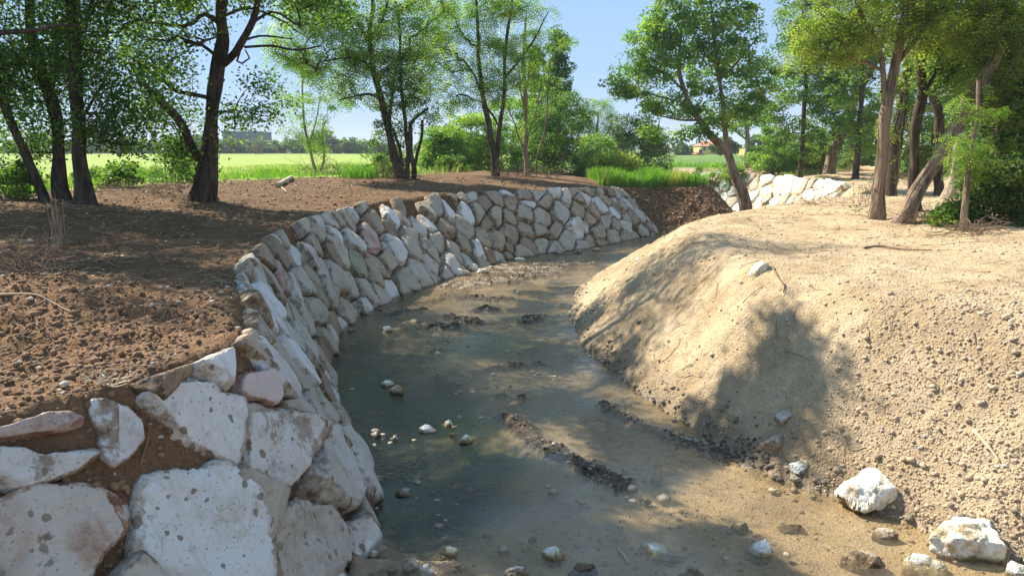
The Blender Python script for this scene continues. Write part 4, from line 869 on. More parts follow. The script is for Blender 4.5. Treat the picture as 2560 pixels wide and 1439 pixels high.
tree('tree', 'dark tree with a trunk kinking up to the left, second from the left edge', 'tree',
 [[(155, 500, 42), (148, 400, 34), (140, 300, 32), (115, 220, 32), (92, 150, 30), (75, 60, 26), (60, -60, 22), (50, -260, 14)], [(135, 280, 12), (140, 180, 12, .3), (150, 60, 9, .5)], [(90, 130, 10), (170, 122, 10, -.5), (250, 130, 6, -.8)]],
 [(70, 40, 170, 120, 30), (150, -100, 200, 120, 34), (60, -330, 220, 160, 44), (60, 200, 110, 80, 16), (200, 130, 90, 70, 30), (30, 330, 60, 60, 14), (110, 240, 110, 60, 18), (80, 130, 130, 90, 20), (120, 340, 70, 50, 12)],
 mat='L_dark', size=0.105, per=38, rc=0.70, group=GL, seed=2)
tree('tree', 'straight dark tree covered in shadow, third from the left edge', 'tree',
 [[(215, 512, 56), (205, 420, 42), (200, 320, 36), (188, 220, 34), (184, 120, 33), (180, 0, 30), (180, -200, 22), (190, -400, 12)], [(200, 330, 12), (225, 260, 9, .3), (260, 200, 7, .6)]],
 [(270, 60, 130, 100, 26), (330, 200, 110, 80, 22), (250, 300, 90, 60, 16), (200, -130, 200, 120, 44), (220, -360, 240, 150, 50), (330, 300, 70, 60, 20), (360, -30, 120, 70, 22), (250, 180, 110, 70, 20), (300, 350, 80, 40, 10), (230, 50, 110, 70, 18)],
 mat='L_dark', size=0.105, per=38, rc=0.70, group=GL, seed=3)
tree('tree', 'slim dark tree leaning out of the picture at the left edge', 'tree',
 [[(112, 500, 26), (80, 430, 24), (50, 350, 24), (25, 290, 26), (0, 235, 28), (-40, 120, 24), (-80, -40, 18)]],
 [(10, 120, 110, 120, 26), (-60, -40, 140, 120, 24), (20, 270, 80, 60, 10), (-40, -260, 200, 140, 30), (30, 170, 80, 60, 20)],
 mat='L_dark', size=0.105, per=38, rc=0.70, group=GL, seed=4)
tree('tree', 'leafy branch-laden tree beyond the left edge, its pale limb crossing the top left corner', 'tree',
 [[(-260, 640, 60), (-240, 450, 44), (-230, 300, 40), (-220, 100, 36), (-200, -200, 28), (-160, -600, 16)], [(-225, 150, 22), (-120, 110, 20, -.5), (0, 82, 16, -.8), (90, 75, 12, -1), (150, 62, 10, -1.2), (210, 66, 4, -1.3)]],
 [(-230, -60, 200, 150, 40), (-160, -420, 380, 250, 36), (60, -160, 160, 90, 26), (120, -430, 240, 160, 16)],
 mat='L_dark', size=0.13, per=80, rc=0.6, group=GL, seed=5, D=13.5, wblobs=SHN)
tree('tree', 'unseen broad-crowned tree added outside the picture to shade the left bank', 'tree',  # unseen tree, added off-frame to cast shade over the left bank
 [[(-380, 560, 50), (-380, 300, 42), (-370, 0, 34), (-360, -300, 20)]], [(-360, -150, 300, 150, 60), (-250, -420, 380, 180, 95), (-420, 60, 160, 100, 16)], mat='L_dark', size=0.15, per=70, rc=0.7, group=GL, seed=6, D=20.0)
tree('sapling', 'scraggy pale-stemmed sapling with sparse leaves growing out of brambles by the field', 'tree',
 [[(792, 432, 9), (775, 380, 8), (765, 330, 7), (758, 280, 6), (757, 200, 5), (752, 150, 4)], [(800, 432, 8), (812, 390, 7), (805, 330, 5), (815, 300, 4)], [(772, 370, 5), (790, 300, 4), (800, 240, 3)]],
 [(760, 230, 50, 60, 20), (720, 275, 45, 40, 16), (830, 250, 50, 50, 18), (780, 320, 50, 40, 18), (770, 170, 40, 40, 14), (790, 375, 50, 30, 14), (740, 340, 36, 30, 8)], leafkind='small', mat='L_rob', bark='bark_pale', size=0.10, per=36, rc=0.45, group=GL, seed=7, twigr=0.005)
tree('robinia_tree', 'tall feathery tree with a slanting slim trunk left of the forked one', 'tree',
 [[(998, 445, 30), (985, 380, 24), (970, 320, 20), (955, 260, 18), (935, 180, 16), (925, 100, 13), (930, 20, 12), (935, -80, 8)], [(978, 350, 12), (975, 290, 10, .3), (985, 200, 8, .5), (1000, 120, 7, .6), (990, 0, 6, .7)],
  [(950, 245, 9), (925, 235, 8, -.3), (890, 240, 6, -.6), (850, 250, 4, -.8)], [(930, 170, 10), (900, 150, 8, -.3), (860, 145, 6, -.5), (800, 155, 4, -.8)], [(925, 110, 9), (895, 60, 8), (870, 10, 7)], [(928, 90, 8), (960, 40, 7), (975, -20, 6)], [(945, 210, 8), (960, 180, 6, .4), (1000, 150, 4, .6)]],
 [(900, 40, 120, 90, 60), (1000, 60, 90, 90, 46), (850, 160, 110, 50, 34), (960, 160, 90, 60, 26), (800, 130, 90, 50, 20), (1080, 110, 60, 60, 18), (880, 230, 70, 35, 14), (950, -90, 200, 80, 44), (720, 70, 70, 50, 18), (820, 60, 80, 40, 20), (745, 150, 60, 30, 10), (1010, 230, 80, 50, 20), (940, 100, 110, 80, 44), (1040, 170, 70, 60, 24), (870, 100, 90, 70, 30), (760, 20, 90, 60, 24), (1080, 20, 80, 70, 26), (720, 130, 50, 40, 12)],
 leafkind='rob', mat='L_rob', bark='bark_dark', size=0.12, per=9, rc=0.55, group=GL, seed=8, twigr=0.006)
tree('tree', 'clump of dark stems smothered in ivy beside the slanting feathery tree', 'tree',
 [[(1018, 445, 14), (1020, 400, 13), (1018, 340, 12), (1010, 280, 10), (1002, 200, 8), (1000, 80, 6)], [(1035, 445, 15), (1030, 380, 14), (1025, 320, 12), (1030, 300, 10), (1070, 270, 7)], [(1035, 420, 10), (1050, 360, 9), (1057, 300, 8)], [(1004, 440, 10), (1000, 380, 9), (985, 320, 8)]],
 [(1005, 190, 45, 60, 18), (990, 290, 65, 55, 22), (1050, 285, 55, 40, 16), (970, 340, 50, 50, 14), (965, 400, 50, 40, 10), (1010, 240, 60, 50, 14)], mat='L_dark', bark='bark_dark', size=0.10, per=45, rc=0.40, group=GL, seed=9)
tree('robinia_tree', 'feathery yellow-green tree forking into a V low above the curved stone bank', 'tree',
 [[(1240, 440, 26), (1235, 400, 22), (1228, 350, 18), (1218, 300, 17), (1212, 260, 15), (1200, 180, 11), (1195, 90, 9), (1190, 0, 7)], [(1240, 420, 15), (1243, 360, 14), (1250, 300, 12), (1258, 240, 11), (1262, 160, 9), (1270, 80, 8), (1280, 0, 6)], [(1212, 260, 6), (1232, 290, 6), (1245, 320, 5)], [(1260, 200, 8), (1300, 150, 6), (1340, 90, 5), (1370, 30, 3)], [(1215, 265, 7), (1190, 200, 6), (1160, 150, 5)]],
 [(1180, 60, 90, 90, 48), (1290, 70, 80, 80, 40), (1160, 180, 80, 55, 30), (1260, 190, 70, 50, 24), (1150, 250, 50, 30, 14), (1250, -60, 150, 60, 40), (1210, 240, 70, 40, 18), (1330, 30, 50, 40, 12), (1090, 30, 70, 60, 22), (1100, 210, 60, 30, 12), (1130, 300, 40, 30, 6), (1060, 110, 60, 60, 20), (1110, 130, 60, 60, 22), (1235, 130, 80, 60, 30), (1310, 170, 60, 50, 16), (1200, 0, 120, 50, 36)],
 leafkind='rob', mat='L_rob', bark='bark_dark', size=0.12, per=9, rc=0.52, group=GL, seed=10)
tree('tree', 'slender upright tree bundled with dry vine stems right of the forked one', 'tree',
 [[(1317, 440, 16), (1315, 390, 14), (1313, 320, 12), (1312, 250, 12), (1308, 170, 11), (1310, 100, 8), (1315, 40, 5)], [(1340, 430, 6), (1345, 380, 5), (1365, 310, 5), (1370, 220, 4), (1375, 150, 3)], [(1312, 380, 5), (1290, 320, 4), (1270, 270, 3)], [(1318, 340, 5), (1340, 280, 4), (1350, 200, 3)], [(1310, 270, 6), (1320, 200, 5), (1330, 130, 4)], [(1311, 270, 6), (1300, 210, 5), (1296, 150, 4)]],
 [(1320, 110, 45, 60, 20), (1290, 230, 45, 60, 12), (1350, 220, 45, 80, 12), (1395, 110, 40, 30, 8), (1310, 320, 45, 50, 8)], leafkind='small', mat='L_broad', bark='bark_brown', size=0.09, per=30, rc=0.45, group=GL, seed=11)
tree('poplar_tree', 'columnar dark poplar with a pointed top behind the vine-bundled tree', 'tree', [[(1395, 420, 14), (1393, 250, 10), (1392, 100, 5)]],
 [(1393, 120, 26, 45, 34), (1392, 200, 38, 60, 60), (1390, 290, 48, 60, 60), (1385, 370, 48, 50, 40)], D=58, mat='L_dark', size=0.17, per=60, rc=0.5, group=GL, seed=12, fine=False)
tree('poplar_tree', 'lower columnar poplar standing left of the pointed one', 'tree', [[(1335, 420, 12), (1335, 250, 9), (1337, 140, 5)]],
 [(1338, 150, 24, 40, 26), (1335, 230, 34, 55, 44), (1330, 320, 44, 60, 48)], D=60, mat='L_dark', size=0.17, per=60, rc=0.5, group=GL, seed=13, fine=False)
tree('walnut_sapling', 'small pale-trunked young tree with large leaflets above the end of the curved bank', 'tree',
 [[(1497, 436, 11), (1495, 395, 9), (1490, 360, 8), (1492, 320, 5), (1495, 280, 4)], [(1493, 380, 5), (1470, 385, 4), (1430, 410, 3)], [(1492, 365, 5), (1520, 330, 4), (1530, 300, 3)]],
 [(1490, 270, 50, 25, 14), (1460, 310, 40, 30, 12), (1525, 310, 45, 35, 14), (1490, 340, 50, 20, 10)], leafkind='rob', mat='L_broad', bark='bark_pale', size=0.13, per=16, rc=0.5, group=GL, seed=14)
tree('plane_tree', 'full-crowned tree leaning over the stream bend right of centre, with glossy lobed leaves', 'tree',
 [[(1880, 512, 42), (1855, 480, 32), (1838, 440, 27), (1825, 400, 24), (1805, 365, 22), (1775, 335, 20), (1740, 290, 16), (1715, 240, 14), (1700, 190, 12), (1700, 100, 8), (1710, 20, 5)], [(1826, 400, 18), (1818, 350, 15), (1812, 300, 13), (1800, 220, 11), (1790, 120, 9), (1780, 20, 6)], [(1812, 310, 8), (1850, 260, 7), (1900, 240, 5)], [(1745, 300, 7), (1700, 300, 6), (1650, 290, 4)], [(1712, 230, 8), (1670, 190, 6), (1620, 160, 4)], [(1800, 200, 8), (1850, 150, 6), (1890, 100, 4)], [(1720, 260, 6), (1680, 250, 5), (1610, 230, 3)]],
 [(1700, 60, 97, 88, 57), (1790, 50, 91, 88, 57), (1640, 130, 86, 66, 47), (1590, 200, 75, 44, 32), (1730, 170, 108, 66, 57), (1840, 150, 86, 66, 51), (1900, 210, 81, 44, 38), (1690, 260, 97, 44, 38), (1790, 270, 97, 49, 42), (1870, 280, 64, 33, 19), (1750, -30, 97, 66, 38), (1640, 330, 43, 33, 9), (1740, 340, 64, 27, 14), (1550, 205, 37, 27, 9), (1660, 40, 64, 66, 22), (1850, 70, 48, 55, 19)],
 leafkind='broad', mat='L_broad', bark='bark_brown', size=0.15, per=38, rc=0.46, group=GL, seed=15, depthf=0.6, D=37.4)
tree('tree', 'smaller pale-trunked tree behind the leaning full-crowned one', 'tree', [[(1868, 400, 16), (1868, 350, 12), (1865, 300, 10), (1872, 260, 8)], [(1867, 350, 6), (1840, 330, 5), (1820, 310, 4)]],
 [(1870, 290, 60, 40, 26), (1920, 320, 50, 30, 14), (1830, 310, 40, 30, 12)], D=62, mat='L_broad', bark='bark_pale', size=0.17, per=45, rc=0.5, group=GL, seed=16)
# bushes and hedge behind the left bank
HB = [(1110, 420, 110, 90, 'low rounded hedge bush right of the ivy-wrapped stems'), (1180, 420, 150, 130, 'mid-green hedge bush left of the feathery forked tree'), (1280, 422, 170, 190, 'tall hedge bush between the forked tree and the poplars'), (1400, 422, 180, 190, 'hedge bush under the two poplars'), (1490, 422, 150, 160, 'hedge bush behind the pale-trunked young tree'), (1590, 412, 170, 170, 'grey-green bush with tawny tips right of the pale-trunked young tree'), (1545, 418, 120, 130, 'yellowish bush left of the grey-green tawny one'), (1340, 425, 120, 80, 'lowest hedge bush under the vine-bundled tree')]
for i, (u, v, w_, h_, lb) in enumerate(HB):
    bush('bush', lb, 'bush', u, v, w_, h_*1.1, n=150, per=55, size=0.15, mat=['L_broad', 'L_rob', 'L_broad', 'L_dark', 'L_broad', 'L_far', 'L_yel', 'L_broad'][i], seed=i, D=50+2*(i % 3), rc=0.6, group='hedge bushes behind the left bank')
for i, (u, v, w_, h_, lb, mt) in enumerate([(280, 470, 160, 60, 'low leafy shrub between the third dark tree and the thick one', 'L_dark'), (440, 455, 130, 90, 'dark shrub at the foot of the thick dark tree', 'L_dark'), (20, 495, 170, 90, 'leafy shrub filling the left edge under the trees', 'L_dark'), (965, 440, 110, 60, 'ivy mound at the foot of the slanting feathery tree', 'L_dark'), (1130, 428, 90, 34, 'dark nettle clump in the verge', 'L_dark'), (1790, 470, 120, 60, 'dark leafy bush on the bank left of the leaning trunk', 'L_broad'), (1835, 460, 70, 40, 'small yellow-green bush against the leaning trunk', 'L_rob'), (90, 400, 180, 120, 'shrub at the field edge behind the leftmost trunks', 'L_dark'), (645, 385, 60, 50, 'low hanging shrub right of the thick dark tree', 'L_dark')]):
    bush('shrub', lb, 'shrub', u, v, w_, h_, n=34, per=55, size=0.10, mat=mt, seed=40+i, rc=0.3, group='shrubs of the left bank')
# ---- right-hand wood
tree('tree', 'thick tree leaning right with a furrowed sunlit trunk, behind the vine-clad one', 'tree', [[(2068, 438, 34), (2085, 380, 30), (2108, 320, 30), (2125, 270, 28), (2150, 220, 24), (2185, 160, 18), (2220, 60, 12)], [(2125, 270, 16), (2100, 200, 14, .4), (2090, 120, 10, .6)], [(2150, 220, 12), (2120, 180, 10), (2060, 140, 7)]],
 [(2080, 120, 90, 80, 60), (2050, 230, 70, 60, 40), (2160, 80, 90, 70, 50), (2010, 100, 50, 60, 26), (2050, 320, 60, 50, 26), (2150, 330, 70, 60, 26), (2100, 20, 120, 60, 40), (2130, 230, 80, 60, 30)], mat='L_dark', bark='bark_brown', size=0.16, per=50, rc=0.6, group=GR, seed=20, D=50, extra=vines(6))
tree('tree', 'vine-clad grey-brown trunk splitting near the top, nearest upright tree on the right', 'tree', [[(2190, 545, 38), (2195, 470, 32), (2203, 400, 29), (2212, 320, 30), (2222, 250, 30), (2235, 180, 26), (2250, 100, 22), (2262, 0, 19), (2280, -160, 20), (2300, -400, 12)], [(2215, 250, 18), (2205, 170, 15), (2190, 110, 16, .3), (2150, 40, 12, .5), (2120, -40, 8)], [(2240, 160, 16), (2290, 100, 12), (2330, 30, 9)]],
 [(2130, 90, 120, 50, 40), (2200, 20, 150, 70, 60), (2080, 130, 90, 40, 24), (2330, 60, 100, 70, 36), (2250, -120, 260, 110, 80), (2160, -280, 260, 130, 60), (2050, 60, 60, 50, 16)], leafkind='rob', mat='L_yel', bark='bark_brown', size=0.08, per=8, rc=0.5, group=GR, seed=21, extra=vines(14, leafy=30))
tree('tree', 'straight slim dark trunk between the vine-clad and the slanting one', 'tree', [[(2290, 528, 34), (2288, 450, 28), (2290, 350, 26), (2300, 250, 26), (2308, 150, 24), (2312, 0, 22), (2320, -200, 14)], [(2300, 260, 10), (2340, 180, 9), (2370, 90, 7)]],
 [(2380, 60, 110, 80, 36), (2300, -100, 160, 100, 46), (2350, 180, 70, 50, 16)], mat='L_dark', bark='bark_dark', size=0.12, per=50, rc=0.5, group=GR, seed=22)
tree('tree', 'thick trunk slanting steeply up to the right, lit on top, crown fringed yellow-green', 'tree', [[(2248, 556, 46), (2290, 490, 42), (2330, 420, 39), (2372, 345, 37), (2410, 285, 40), (2450, 220, 34), (2490, 130, 26), (2520, 0, 20), (2560, -160, 14)], [(2420, 270, 16), (2500, 200, 14), (2560, 100, 9)]],
 [(2470, 230, 70, 60, 36), (2520, 90, 110, 80, 60), (2440, 60, 110, 70, 44), (2600, -40, 200, 110, 60), (2430, -60, 140, 80, 40), (2530, 230, 60, 50, 20)], leafkind='rob', mat='L_yel', bark='bark_brown', size=0.08, per=8, rc=0.5, group=GR, seed=23, extra=vines(10))
tree('sapling', 'young thin trunk with one bark-stripped side under bright feathery leaves', 'tree', [[(2410, 578, 22), (2412, 520, 18), (2418, 450, 17), (2425, 380, 14), (2440, 300, 11), (2450, 200, 8)]],
 [(2440, 390, 40, 50, 12), (2400, 370, 30, 40, 7), (2440, 280, 50, 60, 10), (2420, 440, 26, 24, 4)], leafkind='rob', mat='L_rob', bark='bark_brown', size=0.05, per=12, rc=0.34, group=GR, seed=24)
tree('tree', 'short sunlit trunk flaring at its foot behind the young thin one', 'tree', [[(2372, 472, 40), (2385, 440, 26), (2392, 400, 24), (2400, 330, 22), (2420, 200, 16), (2440, 60, 12)]],
 [(2440, 130, 90, 90, 40), (2380, 160, 60, 60, 20), (2500, 320, 60, 60, 24)], D=26, mat='L_dark', bark='bark_pale', size=0.12, per=45, rc=0.45, group=GR, seed=25)
tree('tree', 'stout ivy-hung trunk in the shade behind the vine-clad tree', 'tree', [[(2228, 455, 36), (2232, 400, 34), (2245, 330, 32), (2258, 250, 26), (2270, 150, 20)]], [(2260, 240, 60, 60, 30), (2240, 330, 50, 40, 18), (2280, 150, 80, 60, 30)], D=30, mat='L_yel', bark='bark_dark', size=0.10, per=40, rc=0.4, group=GR, seed=26, extra=vines(10, leafy=120))
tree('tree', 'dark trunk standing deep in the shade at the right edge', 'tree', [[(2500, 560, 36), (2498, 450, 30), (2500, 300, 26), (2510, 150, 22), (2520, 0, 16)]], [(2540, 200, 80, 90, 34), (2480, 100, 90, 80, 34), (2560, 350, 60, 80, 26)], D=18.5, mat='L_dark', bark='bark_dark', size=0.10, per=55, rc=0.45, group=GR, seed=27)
tree('tree', 'dark tree curving left behind the straight slim trunk', 'tree', [[(2345, 470, 28), (2350, 380, 24), (2345, 290, 24), (2325, 210, 24), (2315, 120, 20), (2340, 20, 14)]], [(2380, 130, 90, 80, 36), (2330, 60, 80, 60, 24), (2440, 220, 80, 80, 30)], D=31, mat='L_dark', bark='bark_dark', size=0.13, per=50, rc=0.5, group=GR, seed=28)
for i, (u, v, D_, w_, lb) in enumerate([(2000, 425, 48, 14, 'slim tree at the left end of the wood'), (2140, 420, 46, 18, 'slim tree behind the thick right-leaning one'), (2470, 470, 36, 22, 'tree rising behind the slanting trunk in the wood'), (2560, 480, 30, 24, 'tree at the back of the wood on the right edge'), (2330, 440, 48, 20, 'tree far back between the slim trunks of the wood'), (2420, 440, 44, 20, 'second tree far back, right of the other one between trunks')]):
    tree('tree', lb, 'tree', [[(u, v, w_), (u+10, v-120, w_*0.8), (u+15, v-260, w_*.6), (u+5, v-400, w_*.3)]], [(u+10, v-300, 80, 90, 50), (u-10, v-160, 80, 60, 30), (u+20, v-420, 80, 60, 30), (u+10, v-70, 70, 50, 16)], D=D_, mat=['L_dark', 'L_broad'][i % 2], bark='bark_dark', size=0.17, per=50, rc=0.6, group=GR, seed=30+i, fine=True)
for i, (u, v, w_, h_, lb, mt) in enumerate([(2530, 560, 170, 150, 'dark green shrub filling the right edge', 'L_deep'), (2500, 500, 170, 230, 'tall dark bush behind the right-edge shrub', 'L_deep'), (2590, 540, 220, 330, 'dark thicket cut by the right edge', 'L_deep'), (2470, 520, 120, 150, 'dark bush just right of the young thin trunk', 'L_deep'), (2395, 560, 70, 40, 'brown-green undergrowth left of the young thin trunk', 'L_dark'), (2300, 440, 90, 70, 'yellow-green bush behind the straight slim trunk', 'L_yel')]):
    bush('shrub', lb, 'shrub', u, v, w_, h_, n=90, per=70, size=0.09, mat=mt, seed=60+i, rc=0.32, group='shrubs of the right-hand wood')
for i, (u, v, w_, h_, lb, mt) in enumerate([(1930, 425, 90, 110, 'young conical tree-like bush left of the wood', 'L_broad'), (1985, 430, 80, 70, 'bush at the left end of the wood', 'L_dark'), (2030, 425, 70, 60, 'yellow-green bush under the slim tree of the wood', 'L_rob'), (2150, 430, 140, 150, 'dark bush right of the thick leaning trunk', 'L_deep'), (2220, 435, 170, 190, 'dark bush behind the vine-clad trunk', 'L_deep'), (2330, 440, 150, 110, 'bush behind the straight slim trunk', 'L_broad'), (2430, 445, 190, 230, 'large dark bush behind the slanting trunk', 'L_deep'), (2080, 428, 130, 90, 'bush behind the thick right-leaning trunk', 'L_broad'), (1900, 410, 70, 50, 'low green bush behind the white bank', 'L_broad'), (1960, 410, 90, 55, 'low bush behind the stream bend on the right', 'L_broad')]):
    bush('bush', lb, 'bush', u, v, w_, h_, n=60, per=60, size=0.14, mat=mt, seed=80+i, rc=0.45, group='bushes at the wood edge', D=52+i)
# ---- far tree line
fr = np.random.RandomState(77)
FT = ['rounded', 'broad', 'low', 'tall', 'pale', 'dark']
k = 0
for i, u in enumerate(list(range(-60, 940, 62))):
    D_ = 255+fr.uniform(-12, 25); hpx_ = [46, 34, 30, 44, 38, 34, 36, 30, 42, 46, 38, 34, 32, 44, 50, 36, 30][i % 17]; 
    mt = 'L_far' if i % 3 else 'L_dark'
    wh = ['far left', 'left', 'left of the thick dark tree', 'right of the thick dark tree'][0 if u < 120 else 1 if u < 330 else 2 if u < 520 else 3]
    tree('tree', f"distant {FT[i % 6]} {'green' if i % 3 else 'darker green'} tree {ORD[i] if i < 12 else 'number '+['thirteen','fourteen','fifteen','sixteen','seventeen'][i-12]} from the left beyond the field", 'tree', [[(u, 388, 5), (u+2, 370, 4), (u+4, 350, 3)]], [(u, 384-hpx_*0.5, 42, hpx_*0.5, 46), (u+20, 384-hpx_*0.35, 36, hpx_*0.35, 24)], D=D_, mat=mt, bark='bark_dark', size=1.0, per=26, rc=1.5, group=GF, seed=100+i, fine=False)
for i, (u, D_, w_, h_) in enumerate([(1090, 120, 50, 46), (1180, 130, 60, 60), (1060, 180, 50, 34), (1620, 150, 50, 60), (1560, 170, 60, 50), (1705, 190, 30, 26), (1815, 140, 60, 40), (1900, 150, 60, 50), (1960, 120, 60, 60), (2050, 100, 90, 70), (2200, 90, 110, 80), (2380, 90, 120, 90), (2540, 80, 120, 100), (1740, 230, 40, 22), (1640, 260, 30, 14)]):
    lb = ['left of the hedge bushes', 'behind the hedge bushes', 'leftmost beyond the verge', 'just left of the red-roofed house', 'behind the tawny bush', 'right of the red-roofed house', 'beside the yellow building', 'right of the yellow building', 'left of the wood', 'behind the left end of the wood', 'behind the vine-clad trunk', 'behind the slanting trunk', 'behind the right edge of the wood', 'between the house and the yellow building', 'touching the red-roofed house'][i]
    tree('tree', f"distant green tree {lb}", 'tree', [[(u, 392, 6), (u, 370, 4), (u+2, 350, 3)]], [(u, 388-h_*0.5, w_*0.6, h_*0.5, 44)], D=D_, mat='L_far', size=0.6*D_/150, per=30, rc=0.9*D_/150, group=GF, seed=140+i, fine=False)
# ---- verge grass
def blades(name, label, P, hgt, wd, mat, seed=0, cat='grass'):
    rng = np.random.RandomState(seed); m = len(P); a = rng.uniform(0, 6.28, m); h = hgt*rng.uniform(0.4, 1.3, m)*(1+0.45*vnoise(P*np.array([0.8, 0.8, 0]), 77)); ln = rng.uniform(0.1, 0.5, m)*h; d = np.stack([np.cos(a), np.sin(a), 0*a], 1); s_ = np.stack([-np.sin(a), np.cos(a), 0*a], 1)*wd*rng.uniform(0.6, 1.3, m)[:, None]
    Zv = np.array([0, 0, 1.0]); b0 = P-s_; b1 = P+s_; m0 = P+Zv*h[:, None]*0.6+d*ln[:, None]*0.3-s_*0.7; m1 = m0+s_*1.4; t0 = P+Zv*h[:, None]+d*ln[:, None]*1.0; t1 = t0+s_*0.12-Zv*0.02
    V = np.stack([b0, b1, m1, m0, t1, t0], 1).reshape(-1, 3); i = np.arange(m)[:, None]*6; Fc = np.vstack([i+np.array([[0, 1, 2, 3]]), i+np.array([[3, 2, 4, 5]])])
    cl = vnoise(P*np.array([0.7, 0.7, 0]), 3)*0.5+0.5
    o = mesh_np(name, V, Fc, mat, None, False, dict(rnd=np.repeat(rng.uniform(0, 1, m), 6), clump=np.repeat(cl, 6))); tag(o, label, cat, None, 'stuff')
def vergeok(a, b):
    dl = segdist(a, b, LC); return (a < np.interp(b, [10, 20, 30, 40, 60], [-6, -8, -2, 9, 13])) & ~inside(a, b, np.vstack([LC, [(-60, 60), (-60, -10)]])[:1]) & (dl > 9.6+1.3*vnoise(np.stack([a, b, a*0], 1)*1.6, 11)) & (dl < 16) & (b > 12)
def leftside(a, b):
    return segdist(a, b, LC) < segdist(a, b, RC)
p = rnd_region(260000, (-34, 14), (14, 66), lambda a, b: (~inside(a, b, chp)) & leftside(a, b) & vergeok(a, b) & (abs(a) < b*0.72+1)); 
dn = vnoise(p*np.array([0.35, 0.5, 0]), 9); right_ = sstep(p[:, 0], -6, -2); p = p[RS.uniform(-1, 1, len(p)) < dn*0.9+right_*1.5-0.5][:80000]
blades('verge_grass', 'bright green tall grass of the verge behind the left bank', p, 0.55*(0.55+0.6*sstep(p[:, 0], -8, -1)), 0.018, M['grass'], 1)
p = rnd_region(90000, (0, 13), (38.5, 58), lambda a, b: leftside(a, b) & (~inside(a, b, np.vstack([LB, RB[::-1]]))) & (~inside(a, b, np.vstack([LB, LC[::-1]]))) & (segdist(a, b, LC) > 0.35+0.5*vnoise(np.stack([a, b, a*0], 1)*1.2, 4)) & (a > 4.5) & (b < 56))
blades('reed_grass', 'dense tall green grass on the bank above the bare soil slope', p, 0.6, 0.022, M['grass'], 2)
p = rnd_region(30000, (-24, 0), (36, 150), lambda a, b: leftside(a, b) & (segdist(a, b, LC) > 14.5) & (abs(a) < b*0.72+1))
blades('field_stubble', 'thin yellow-green crop stubble of the field', p, 0.12, 0.02, M['L_yel'], 3)
p = rnd_region(30000, (12, 60), (42, 75), lambda a, b: (~leftside(a, b)) & (segdist(a, b, RC) > 9) & (abs(a) < b*0.72+1))
blades('wood_floor_growth', 'green ground growth at the far edge of the bare right bank', p, 0.35, 0.03, M['L_broad'], 4)
for i, (u, v) in enumerate([(675, 440), (340, 445), (300, 450), (380, 442), (50, 480), (470, 440), (905, 445), (1165, 425)]):
    c = hit(u, v, 100); q = c+np.column_stack([RS.normal(0, 0.45, 500), RS.normal(0, 0.3, 500), np.zeros(500)]); q[:, 2] = hz(q[:, 0], q[:, 1]); blades('grass_tuft', ['bright green grass tuft right of the thick dark tree', 'bright grass tuft left of the thick dark tree', 'grass tuft just right of the third dark trunk', 'sunlit grass tuft before the field, nearest the thick tree', 'grass tuft between the leftmost trunks', 'grass tuft behind the thick dark tree', 'grass tuft left of the slanting feathery tree', 'grass tuft left of the forked tree'][i], q, 0.5, 0.016, M['grass'], 20+i); bpy.context.scene.collection.objects[-1]['kind'] = 'stuff'
# ---- brush, twigs, sticks
for i, (u, v, w_, h_, n_, lb) in enumerate([(800, 440, 120, 40, 90, 'brambly heap of dry stems at the foot of the pale sapling'), (985, 445, 90, 50, 90, 'dry brush heap at the foot of the slanting feathery tree'), (1270, 445, 70, 34, 80, 'dry brush heap right of the forked tree'), (1350, 445, 110, 30, 90, 'dry brush heap below the vine-bundled tree'), (1920, 432, 160, 26, 110, 'reddish dry brush along the far edge of the bare right bank'), (2080, 432, 120, 18, 60, 'dry brush by the foot of the thick right-leaning tree'), (2340, 560, 130, 44, 130, 'tangled dry branches behind the slanting trunk'), (2290, 455, 130, 30, 80, 'dry brush behind the straight slim trunk'), (2430, 585, 150, 34, 120, 'dry twigs round the foot of the young thin trunk'), (60, 690, 170, 90, 90, 'dark tangle of roots and twigs at the left edge'), (330, 480, 260, 30, 90, 'dry twigs between the third dark tree and the thick one'), (430, 490, 90, 50, 50, 'dry branches leaning at the foot of the thick dark tree'), (2160, 515, 60, 60, 40, 'hanging dry vine ends left of the vine-clad trunk'), (1740, 445, 100, 22, 60, 'dry stalks at the top of the bare soil slope'), (2060, 515, 110, 22, 34, 'sparse dry weeds on the bare right bank')]):
    tangle('brush_pile', lb, 'brush', u, v, w_, h_, n_, 0.012 if v < 480 else 0.007, 'twig', i, group='heaps of dry brush')
tangle('root_tangle', 'dark tangle of torn roots hanging on the near stones above the water', 'roots', 895, 1325, 70, 110, 90, 0.008, 'twig', 33, curl=0.5)
tangle('twig_bundle', 'bundle of dry roots sticking out of the soil above the topmost near boulder', 'roots', 255, 965, 110, 40, 30, 0.006, 'twig_pale', 34)
tangle('twig_bundle', 'fine twigs lying in dark shallow mud below the root tangle', 'twigs', 960, 1345, 90, 12, 26, 0.005, 'twig', 35)
tangle('leaf_litter', 'withered brown leaves hanging on a bare stem on the left bank', 'dead branch', 150, 620, 34, 130, 30, 0.006, 'vine', 36)
tangle('debris_clump', 'black weed clump caught in the dark pool near the wall', 'weed', 915, 915, 60, 8, 40, 0.01, 'twig', 37)
tangle('debris_clump', 'dark weed clump in shaded water beside the wall foot', 'weed', 885, 884, 50, 8, 40, 0.01, 'twig', 38)
tangle('debris_clump', 'small stick clump stranded mid-stream near the bend', 'weed', 1045, 762, 60, 8, 24, 0.012, 'twig', 39)
stick('log', 'short pale broken log lying on the soil left of the brambly heap', 'log', [(694, 470), (712, 459), (730, 448)], 0.09, 'twig_pale', 0.10, 0.8)
stick('stick', 'forked pale stick under the short pale log', 'stick', [(700, 466), (712, 476), (716, 482)], 0.03, 'twig_pale')
